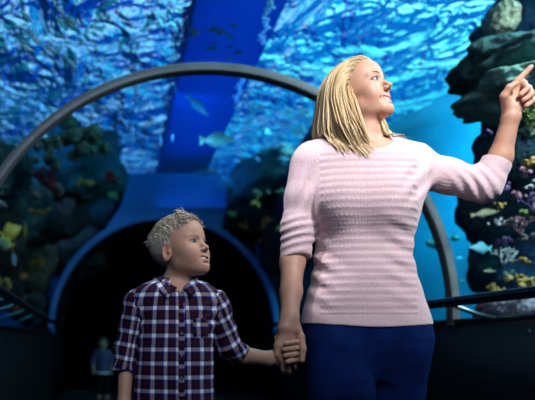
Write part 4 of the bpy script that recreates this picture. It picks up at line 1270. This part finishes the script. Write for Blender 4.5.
lobes(112, 178, .55, .08, 7, C_RED, 'dark red coral on the rusty ledge beside the portal block', 10)
lobes(113, 196, .45, .06, 6, C_LIME, 'small green coral low beside the portal block', 11)
lobes(20, 277, .30, .09, 12, C_ORANGE, 'orange brown coral low at the left behind the handrail', 12)
lobes(5, 283, .30, .06, 9, C_OCHRE, 'ochre coral in the lower left under the white fish', 13)
lobes(38, 262, .32, .06, 9, C_BR if 'C_BR' in globals() else C_ORANGE, 'rusty coral right of the white fish', 14)
lobes(2, 188, .30, .05, 5, C_GREEN, 'green coral cut by the left edge', 15)
lobes(3, 205, .28, .035, 5, C_WHITE, 'small white coral cut by the left edge', 16)
lobes(245, 226, .30, .060, 8, C_ORANGE, 'orange coral above the portal rim, right of the boy', 17)
lobes(234, 214, .35, .055, 6, C_LIME, 'lime coral on the rock right of the portal block', 18)
lobes(262, 240, .30, .055, 8, C_RED, 'dark red coral left of the woman\'s elbow', 19)
lobes(277, 192, .35, .08, 6, C_GREEN, 'pale green coral plate left of the woman\'s sleeve', 20, spread=(1.6, .6, .2))
lobes(280, 228, .30, .05, 7, C_LIME, 'yellow green coral beside the woman\'s rolled cuff', 21)
lobes(256, 203, .4, .05, 6, C_OCHRE, 'brown yellow coral in the shadow right of the portal block', 22)
lobes(438, 240, .9, .10, 7, C_GREEN, 'faint green coral seen beside the woman\'s waist', 23)
lobes(519, 281, .24, .045, 12, C_OCHRE, 'bright yellow knobbly coral just above the right handrail', 24)
lobes(497, 288, .26, .032, 9, C_OCHRE, 'smaller yellow coral left of the bright one above the handrail', 25)
lobes(524, 262, .26, .030, 7, C_OCHRE, 'upper yellow coral knob at the right bank', 26)
lobes(522, 172, .30, .032, 8, C_PINK, 'pink coral right of the raised elbow', 27)
lobes(531, 187, .30, .028, 7, C_WHITE, 'white coral at the right edge near the elbow', 28)
lobes(507, 188, .32, .034, 9, C_PURPLE, 'purple coral under the rolled sleeve of the raised arm', 29)
lobes(515, 196, .30, .028, 8, C_PINK, 'small pink coral below the purple one', 30)
lobes(498, 222, .32, .030, 8, C_WHITE, 'pale white coral knot at the left side of the right bank', 31)
lobes(527, 212, .32, .045, 9, C_LIME, 'olive coral in the middle of the right bank', 32)
lobes(508, 240, .30, .034, 9, C_PURPLE, 'dull violet coral in the lower right bank', 33)
lobes(527, 238, .30, .030, 8, C_GREY, 'grey pink coral at the right edge above the yellow ones', 34)
lobes(532, 163, .34, .040, 7, C_OCHRE, 'yellow coral at the right edge beside the forearm', 35)
lobes(531, 98, .45, .035, 6, C_OCHRE, 'yellow coral half hidden behind the folded fingers', 36)
lobes(528, 130, .40, .050, 8, C_GREEN, 'green coral right of the wrist', 37)
lobes(488, 131, .40, .022, 5, C_PURPLE, 'small dark purple coral left of the forearm', 38)
lobes(513, 222, .28, .024, 8, C_GREEN, 'tiny teal coral among the violet ones at the right', 39)
lobes(500, 205, .30, .022, 7, C_OCHRE, 'tiny yellow coral near the elbow', 40)
lobes(508, 275, .27, .03, 7, C_GREEN, 'green coral between the yellow ones above the handrail', 41)

# branching corals
def branch(px, py, m, h, mat, label, seed, name='branching_coral', n=7):
    q = random.Random(seed); c = out(px, py, h * .55 + .02); mb = MB()
    def grow(p, d, L, r, k):
        e = p + d * L; mid = p + d * L * .5 + np.array([q.gauss(0, .05), q.gauss(0, .05), 0]) * L
        mb.tube([p, mid, e], [r, r * .85, r * .65], 7)
        mb.sphere(e, r * .72, 7, 5)
        if k:
            for _ in range(q.choice((2, 3))):
                v = nrm(d + np.array([q.gauss(0, .55), q.gauss(0, .45), q.gauss(.1, .3)])); grow(e, v, L * q.uniform(.6, .85), r * .68, k - 1)
    for _ in range(n): grow(c - np.array([0, 0, h * .5]), nrm([q.gauss(0, .6), q.gauss(0, .4), 1]), h * .36, h * .07, 3)
    return tag(mb.build(name, mat), label, 'coral')
branch(16, 300, .22, .20, C_ORANGE, 'orange branching coral at the lower left behind the rail', 51)
branch(52, 176, .40, .22, C_RED, 'thin red branching coral in the left bank', 52, n=4)
branch(68, 206, .34, .18, C_GREY, 'grey branching coral left of the portal', 53, n=5)
branch(520, 225, .30, .11, C_PINK, 'pinkish branching coral in the right bank', 54, n=5)
branch(503, 255, .30, .10, C_WHITE, 'whitish branching coral low in the right bank', 55, n=4)
branch(533, 200, .30, .10, C_PURPLE, 'violet branching coral at the right edge', 56, n=5)
branch(262, 222, .38, .14, C_ORANGE, 'orange twigs of coral right of the portal rim', 57, n=4)
branch(530, 118, .42, .12, C_LIME, 'green twiggy coral behind the wrist', 58, n=5)

# ------------------------------------------------------------------ fish
def fish_meshes(L, hgt, wid, tail=1.0):
    """body and fins of a fish that swims along +X, nose at +L/2"""
    xs = np.linspace(-.40, .5, 15); t = (xs + .40) / .9
    prof = np.sin(np.pi * np.clip(t, .0, 1) ** .72) ** .8; prof = np.maximum(prof, .16 * (1 - t) + .02)
    mb = MB(); V = []; S = 12
    for x, p in zip(xs, prof):
        for k in range(S):
            a = 2 * math.pi * k / S; V.append((x * L, wid * L * .5 * p * math.cos(a), hgt * L * .5 * p * math.sin(a)))
    F = [(i * S + k, i * S + (k + 1) % S, (i + 1) * S + (k + 1) % S, (i + 1) * S + k) for i in range(14) for k in range(S)]
    V += [(-.41 * L, 0, 0), (.505 * L, 0, 0)]; n = len(V)
    T = [(n - 2, (k + 1) % S, k) for k in range(S)] + [(n - 1, 14 * S + k, 14 * S + (k + 1) % S) for k in range(S)]
    mb.add(V, F, T)
    def fin(pts, th):
        P = np.array(pts) * L; n = len(P); A = P.copy(); A[:, 1] += th * L; B_ = P.copy(); B_[:, 1] -= th * L
        c = P.mean(0); m = MB(); 
        V = np.vstack([A, B_, c + [0, th * L, 0], c - [0, th * L, 0]])
        F4 = [(i, (i + 1) % n, (i + 1) % n + n, i + n) for i in range(n)]
        F3 = [(2 * n, (i + 1) % n, i) for i in range(n)] + [(2 * n + 1, i + n, (i + 1) % n + n) for i in range(n)]
        return m.add(V, F4, F3)
    h = hgt * .5
    tf = fin([(-.37, 0, .03), (-.46, 0, h * .55 * tail), (-.58, 0, h * .85 * tail), (-.52, 0, 0), (-.58, 0, -h * .85 * tail), (-.46, 0, -h * .55 * tail), (-.37, 0, -.03)], .008)
    df = fin([(.16, 0, h * .9), (.05, 0, h * 1.35), (-.14, 0, h * 1.25), (-.30, 0, h * .62), (-.24, 0, h * .45), (-.05, 0, h * .85)], .007)
    af = fin([(-.02, 0, -h * .9), (-.12, 0, -h * 1.30), (-.26, 0, -h * .80), (-.28, 0, -h * .42), (-.12, 0, -h * .72)], .007)
    ey = []
    for s in (-1, 1): ey.append(MB().sphere((.36 * L, s * wid * L * .27, hgt * L * .08), (.028 * L, .012 * L, .028 * L), 8, 6))
    return mb, tf, df, af, ey
def fishmat(name, c1, c2, rough=.35):
    t = NT(name, rough, .6); tc = t.node('ShaderNodeTexCoord'); s = t.node('ShaderNodeSeparateXYZ'); t.link(tc.outputs['Generated'], s.inputs[0])
    c = t.ramp(s.outputs['Z'], [(.25, c1), (.75, c2)]); t.color(c.outputs['Color']); return t.m
m_eye = plain('fish_eye', (.01, .01, .012), .2)
def fish(name, label, cat, L, hgt, wid, body, fins, parts=True):
    r = empty(name, (0, 0, 0), label, cat)
    mb, tf, df, af, ey = fish_meshes(L, hgt, wid)
    mb.build('fish_body', body, r); tf.build('tail_fin', fins, r, smooth=False); df.build('dorsal_fin', fins, r, smooth=False); af.build('anal_fin', fins, r, smooth=False); [e_.build('eye', m_eye, r) for e_ in ey]
    return r
def put(r, p, yaw=0, pitch=0, roll=0):
    r.location = [float(v) for v in p]; r.rotation_euler = (roll, -pitch, yaw)
def copy_tree(o, parent=None):
    c = o.copy(); COL.objects.link(c)
    if parent is not None: c.parent = parent
    for ch in list(o.children): copy_tree(ch, c)
    return c
Y_FISH = fishmat('fish_yellow', (.70, .52, .03), (.80, .66, .05)); Y_FIN = plain('fin_yellow', (.75, .50, .04), .4)
YG = fishmat('fish_yellowgreen', (.55, .70, .50), (.55, .60, .08)); W_FISH = fishmat('fish_white', (.70, .80, .90), (.45, .65, .80))
G_FISH = fishmat('fish_green', (.45, .60, .40), (.12, .25, .15)); S_FISH = fishmat('fish_silver', (.45, .75, .88), (.14, .38, .58), .35)
D_FISH = fishmat('fish_dark', (.03, .06, .12), (.01, .02, .05)); T_FISH = fishmat('fish_tan', (.65, .50, .30), (.35, .25, .12)); C_FISH = fishmat('fish_cyan', (.45, .85, .90), (.25, .65, .75))
put(fish('yellow_fish', 'oval yellow fish tilted upward at the left edge, highest of the yellow ones', 'fish', .17, .62, .2, Y_FISH, Y_FIN), out(12, 231, .10), math.radians(20), math.radians(28))
put(fish('yellow_fish', 'yellow fish with pale green belly at the left edge, below the highest yellow one', 'fish', .15, .62, .2, YG, Y_FIN), out(5, 243, .08), math.radians(160), math.radians(28))
put(fish('yellow_fish', 'thin yellow fish swimming steeply upward at the left', 'fish', .15, .30, .14, Y_FISH, Y_FIN), out(25, 231, .10), math.radians(-80), math.radians(70))
put(fish('white_fish', 'bluish white fish nose down below the yellow fish', 'fish', .13, .62, .25, W_FISH, W_FISH), out(14, 260, .08), math.radians(-60), math.radians(-65))
put(fish('green_fish', 'green fish with a pale belly swimming above the portal, largest there', 'fish', .34, .34, .2, G_FISH, G_FISH), out(219, 140, .45), math.radians(5), math.radians(3))
put(fish('silver_fish', 'slim silver blue fish slanting down in front of the blue beam', 'fish', .26, .30, .2, S_FISH, S_FISH), out(198, 106, .6), math.radians(10), math.radians(-40))
put(fish('cyan_fish', 'pale cyan fish left of the coral bank at the right', 'fish', .13, .42, .2, C_FISH, C_FISH), out(480, 248, .18), math.radians(188), math.radians(3))
put(fish('tan_fish', 'slim tan fish under the raised elbow', 'fish', .16, .22, .15, T_FISH, T_FISH), out(486, 213, .16), math.radians(5), math.radians(10))
put(fish('tan_fish', 'small tan fish left of the yellow corals above the right handrail', 'fish', .07, .24, .15, T_FISH, T_FISH), out(489, 271, .16), math.radians(185), 0)
put(fish('dark_fish', 'dark fish over the top edge of the portal block', 'fish', .30, .36, .2, D_FISH, D_FISH), W(203, 172, 7.0), math.radians(175), 0)
# schools: one model each, copied
def school(proto_label, name, cat, mat, L, spots, group, yaw, pitch, hgt=.32, zr=.3):
    p = fish(name, proto_label, cat, L, hgt, .18, mat, mat); p['group'] = group
    for i, (px, py, m) in enumerate(spots):
        o = p if i == 0 else copy_tree(p)
        put(o, out(px, py, m), math.radians(yaw + rs.gauss(0, 14)), math.radians(pitch + rs.gauss(0, 12)))
        s = rs.uniform(.7, 1.2); o.scale = (s, s, s)
q = random.Random(3)
school('small silvery fish of the shoal between the blue beam and the woman', 'silver_fish', 'fish', S_FISH, .105, [(q.uniform(236, 312), q.uniform(104, 172), q.uniform(.35, 1.1)) for _ in range(70)], 'silvery shoal left of the woman', 12, -6)
school('tiny silver blue fish swimming steeply left of the blue beam, inside the arch', 'silver_fish', 'fish', S_FISH, .10, [(q.uniform(120, 185), q.uniform(84, 150), q.uniform(.4, 1.2)) for _ in range(16)], 'tiny fish left of the beam', 80, -55)
school('tiny dark fish of the shoal above the left coral bank', 'dark_fish', 'fish', D_FISH, .10, [(q.uniform(112, 160), q.uniform(108, 152), q.uniform(.4, 1.0)) for _ in range(34)], 'dark shoal above the left bank', 60, -30)
school('tiny dark fish in front of the royal blue beam', 'dark_fish', 'fish', D_FISH, .08, [(q.uniform(182, 250), q.uniform(20, 60), q.uniform(.3, .8)) for _ in range(14)], 'dark fish before the beam', 5, -5)
school('pale fish shapes imitating sparkles in the water at the upper left, outside the arch', 'pale_fish', 'fish', S_FISH, .085, [(q.uniform(8, 80), q.uniform(5, 70), q.uniform(.2, .6)) for _ in range(14)], 'sparkle shapes at the upper left', 20, -38)  # fish shapes put in to imitate glints in the water
school('small pale fish drifting right of the woman\'s waist', 'pale_fish', 'fish', C_FISH, .06, [(q.uniform(428, 480), q.uniform(205, 300), q.uniform(.4, 1.2)) for _ in range(9)], 'pale fish right of the waist', 175, 0)
# bubbles rising in two thin columns
m_bub = plain('bubble', (.75, .9, 1.0), .1, spec=.9)
for (xa, ya, xb, yb, lab) in ((269, 0, 262, 44, 'thin column of rising bubbles right of the blue beam, above the arch'), (243, 76, 236, 102, 'short column of rising bubbles in front of the beam, below the arch')):
    a, b = out(xa, ya, .5), out(xb, yb, .5); mb = MB()
    for i in range(150):
        u = q.random(); c = a + (b - a) * u + np.array([q.gauss(0, .010) + .012 * math.sin(u * 14), q.gauss(0, .012), 0]); mb.sphere(c, q.uniform(.004, .010), 6, 4)
    tag(mb.build('bubble_column', m_bub), lab, 'bubbles', kind='stuff')

# ------------------------------------------------------------------ a small child far down the passage
def far_child():
    r = empty('person', (-.30, 7.62, 0), 'small child in a dark blue striped shirt, far back in the dark passage', 'person')
    x, y, k = -.345, 7.65, .78 / .80
    b = Body(); b.add(Rcone((x, y, .42), (x, y, .58), .070, .075), .02); b.add(Rcone((x, y, .58), (x, y, .66), .045, .028), .02)
    b.add(Ell((x, y, .71), (.058, .066, .075)), .01); b.add(Ell((x, y - .066, .70), (.008, .012, .010)), .008)
    for s in (-1, 1):
        b.add(Rcone((x + s * .095, y, .585), (x + s * .125, y - .01, .47), .030, .025), .02); b.add(Rcone((x + s * .125, y - .01, .47), (x + s * .115, y - .05, .36), .024, .018), .01)
        b.add(Ell((x + s * .113, y - .058, .335), (.014, .014, .024)), .01); b.add(Rcone((x + s * .042, y, .40), (x + s * .048, y, .05), .052, .034), .015); b.add(Rcone((x + s * .048, y, .045), (x + s * .05, y - .06, .03), .03, .024), .01)
        b.sub(Ell((x + s * .021, y - .066, .722), (.010, .010, .006)), .004); b.add(Ell((x + s * .058, y + .004, .71), (.008, .012, .017)), .004)
    b.sub(Ell((x, y - .068, .672), (.016, .010, .004)), .003)
    b.cut(Plane((0, 0, .002), (0, 0, -1)), .002)
    me = polygonize(b, .006, 'body'); set_color(me, 'col', np.tile((.24, .16, .13), (len(me.vertices), 1))); link_mesh('body', me, M_SKIN, r)
    t = NT('striped_shirt', .8, .2); tc = t.node('ShaderNodeTexCoord'); s_ = t.node('ShaderNodeSeparateXYZ'); t.link(tc.outputs['Object'], s_.inputs[0])
    f = t.math('FRACT', t.math('DIVIDE', s_.outputs['Z'], .052))
    t.color(t.ramp(f, [(0, (.02, .03, .08)), (.5, (.07, .08, .16))], 'CONSTANT').outputs['Color'])
    s = Body(); s.add(Rcone((x, y, .40), (x, y, .575), .090, .088), .02)
    for q_ in (-1, 1): s.add(Rcone((x + q_ * .075, y, .595), (x + q_ * .125, y - .01, .49), .046, .040), .03)
    s.sub(Ell((x, y - .01, .66), (.045, .06, .04)), .01); s.cut(Plane((0, 0, .36), (0, 0, -1)), .003)
    sh = sdf_obj('shirt', s, .007, t.m, r)
    hm = Body(); hm.add(Ell((x, y, .345), (.100, .098, .030)), 0); hm.cut(Plane((0, 0, .332), (0, 0, -1)), .002); hm.cut(Plane((0, 0, .358), (0, 0, 1)), .002)
    tag(sdf_obj('shirt_hem', hm, .005, plain('hem_white', (.55, .62, .72), .7), sh), 'pale blue white hem')
    p = Body()
    for q_ in (-1, 1): p.add(Rcone((x + q_ * .042, y, .33), (x + q_ * .048, y, .07), .060, .044), .02)
    p.cut(Plane((0, 0, .06), (0, 0, -1)), .002); sdf_obj('trousers', p, .007, plain('child_trousers', (.004, .005, .009), .9, spec=.05), r)
    h = Body(); h.add(Ell((x, y + .012, .722), (.068, .076, .082)), 0); h.cut(Fn(lambda P: np.minimum(.025 + y - .06 - P[..., 1] + .0, .735 - P[..., 2]), (0, 0, 0), 1e9), .006)
    co = polygonize(h, .005, 'hair'); set_color(co, 'col', np.tile((.05, .035, .025), (len(co.vertices), 1))); link_mesh('hair', co, M_HAIR, r)
far_child()
# ------------------------------------------------------------------ light: daylight over the water, lamps added for tank and visitors
w = bpy.data.worlds.new('sky'); SC.world = w; w.use_nodes = True
nt = w.node_tree; bg = nt.nodes['Background']
N = nt.nodes.new; L_ = nt.links.new
tc = N('ShaderNodeTexCoord'); sp = N('ShaderNodeSeparateXYZ'); L_(tc.outputs['Generated'], sp.inputs[0])
def wramp(src, stops):
    cr = N('ShaderNodeValToRGB'); e = cr.color_ramp.elements
    while len(e) < len(stops): e.new(.5)
    for k, (p, c) in zip(e, stops): k.position = p; k.color = (*c, 1)
    L_(src, cr.inputs[0]); return cr.outputs[0]
cz = wramp(sp.outputs['Z'], [(0.0, (.003, .05, .25)), (.60, (.003, .07, .34)), (.72, (.006, .11, .42)), (.76, (.03, .34, .62)), (.80, (.25, .72, .88)), (.85, (1.1, 1.15, 1.15))])
mr = N('ShaderNodeMath'); mr.operation = 'MULTIPLY_ADD'; L_(sp.outputs['X'], mr.inputs[0]); mr.inputs[1].default_value = .5; mr.inputs[2].default_value = .5
cx = wramp(mr.outputs[0], [(.40, (.05, .22, .24)), (.455, (.14, .32, .42)), (.485, (1.3, .95, 1.35)), (.512, (.9, .8, 1.2)), (.53, (.14, .34, .85)), (.575, (.28, .60, .85)), (.60, (2.6, 2.3, 1.7))])
mm = N('ShaderNodeMix'); mm.data_type = 'RGBA'; mm.blend_type = 'MULTIPLY'; mm.inputs[0].default_value = 1; L_(cz, mm.inputs[6]); L_(cx, mm.inputs[7])
# soft glow put into the sky colour to give the pale haze in the water
dt = N('ShaderNodeVectorMath'); dt.operation = 'DOT_PRODUCT'; L_(tc.outputs['Generated'], dt.inputs[0]); dt.inputs[1].default_value = Vector((-.045, .64, .77)).normalized()
pw = N('ShaderNodeMath'); pw.operation = 'POWER'; L_(dt.outputs['Value'], pw.inputs[0]); pw.inputs[1].default_value = 520
gl = N('ShaderNodeMix'); gl.data_type = 'RGBA'; gl.blend_type = 'ADD'; gl.clamp_factor = True; L_(pw.outputs[0], gl.inputs[0]); L_(mm.outputs[2], gl.inputs[6]); gl.inputs[7].default_value = (1.3, .60, .62, 1)
L_(gl.outputs[2], bg.inputs[0]); bg.inputs[1].default_value = 1.35

def added_lamp(kind, loc, aim, energy, color, size=.5, **kw):
    l = bpy.data.lights.new('added_lamp', kind); l.energy = energy; l.color = color
    if kind == 'AREA': l.shape = 'DISK'; l.size = size
    elif kind == 'SPOT': l.shadow_soft_size = size; l.spot_size = math.radians(kw.get('angle', 40)); l.spot_blend = kw.get('blend', 1)
    else: l.shadow_soft_size = size
    o = bpy.data.objects.new('added_lamp', l); COL.objects.link(o); o.location = loc
    o.rotation_euler = (Vector(aim) - Vector(loc)).to_track_quat('-Z', 'Y').to_euler(); return o
# unseen lamps added over the tunnel to light the visitors
added_lamp('SPOT', (1.25, .1, 2.75), (.95, 2.0, 1.45), 430, (1.0, .97, .97), .22, angle=32, blend=.9)
added_lamp('AREA', (.2, -.6, 2.3), (.7, 2.0, 1.0), 22, (.70, .82, 1.0), 1.2)  # soft fill added behind and above the camera
added_lamp('SPOT', (-.1, 1.7, 3.0), W(299, 186, 1.97), 170, (.95, .93, 1.0), .03, angle=9, blend=.9)  # narrow spot added for the highlight on her shoulder
added_lamp('SPOT', (-.1, 2.0, 3.0), W(172, 213, 1.8), 120, (.90, .90, 1.0), .03, angle=7, blend=.9)  # narrow spot added for the highlight on the boy's crown
added_lamp('SPOT', (1.3, 3.2, 3.0), (.8, 2.0, 1.6), 90, (.6, .85, 1.0), .15, angle=40)
# unseen lamps added to light the tank
added_lamp('AREA', (-1.4, 5.2, 3.1), (-.6, 8.6, 2.9), 28, (.10, .32, 1.0), .8)
o = added_lamp('AREA', (.78, 5.9, 2.42), (.78, 5.9, 3.2), 20, (.08, .28, 1.0), 1.1)  # faces up, added to brighten the underside of the beam
o.data.shape = 'RECTANGLE'; o.data.size = .9; o.data.size_y = 4.6; o.rotation_euler = (math.pi, 0, 0)
added_lamp('AREA', (.5, 5.6, 2.75), (.5, 7.6, 2.5), 3.5, (.2, .5, 1.0), .5)
added_lamp('AREA', (3.4, 4.4, 3.1), (4.2, 6.0, 2.3), 380, (.75, .95, 1.0), 1.6)
added_lamp('AREA', (-2.4, 4.6, 3.1), (-2.2, 5.8, .6), 16, (.45, .80, 1.0), 1.2)
added_lamp('AREA', (2.4, 2.0, 2.6), (2.4, 3.6, 1.6), 70, (.80, .97, 1.0), .9)
added_lamp('AREA', (1.9, 6.4, 3.1), (2.4, 9.0, 1.9), 22, (.5, .8, 1.0), .9)
added_lamp('AREA', (-.8, 7.4, 3.1), (-.8, 9.6, 2.0), 22, (.3, .55, 1.0), .9)
added_lamp('SPOT', (.9, .7, 2.0), (.17, 1.8, 1.02), 26, (1.0, .86, .78), .12, angle=26)  # warm front light added for the boy's face
SC.view_settings.exposure = 0.12
SC.cycles.caustics_refractive = False; SC.cycles.caustics_reflective = False
SC.cycles.sample_clamp_indirect = 4
# ------------------------------------------------------------------ camera, render look
cd = bpy.data.cameras.new('camera'); cam = bpy.data.objects.new('camera', cd); COL.objects.link(cam)
cam.location = (0, 0, CAM_Z); cam.rotation_euler = (math.radians(90), 0, 0)
cd.sensor_width = 36; cd.lens = F_PX / 535 * 36
cd.shift_x = (267.5 - 130) / 535; cd.shift_y = (341 - 200) / 535
cd.clip_start = 0.05; cd.clip_end = 100
cd.dof.use_dof = True; cd.dof.focus_distance = 1.93; cd.dof.aperture_fstop = 2.0
SC.camera = cam
SC.view_settings.view_transform = 'Standard'; SC.view_settings.look = 'None'; SC.view_settings.gamma = 1
SC.view_settings.use_curve_mapping = False
SC.cycles.use_denoising = True
SC.cycles.max_bounces = 8; SC.cycles.transparent_max_bounces = 16
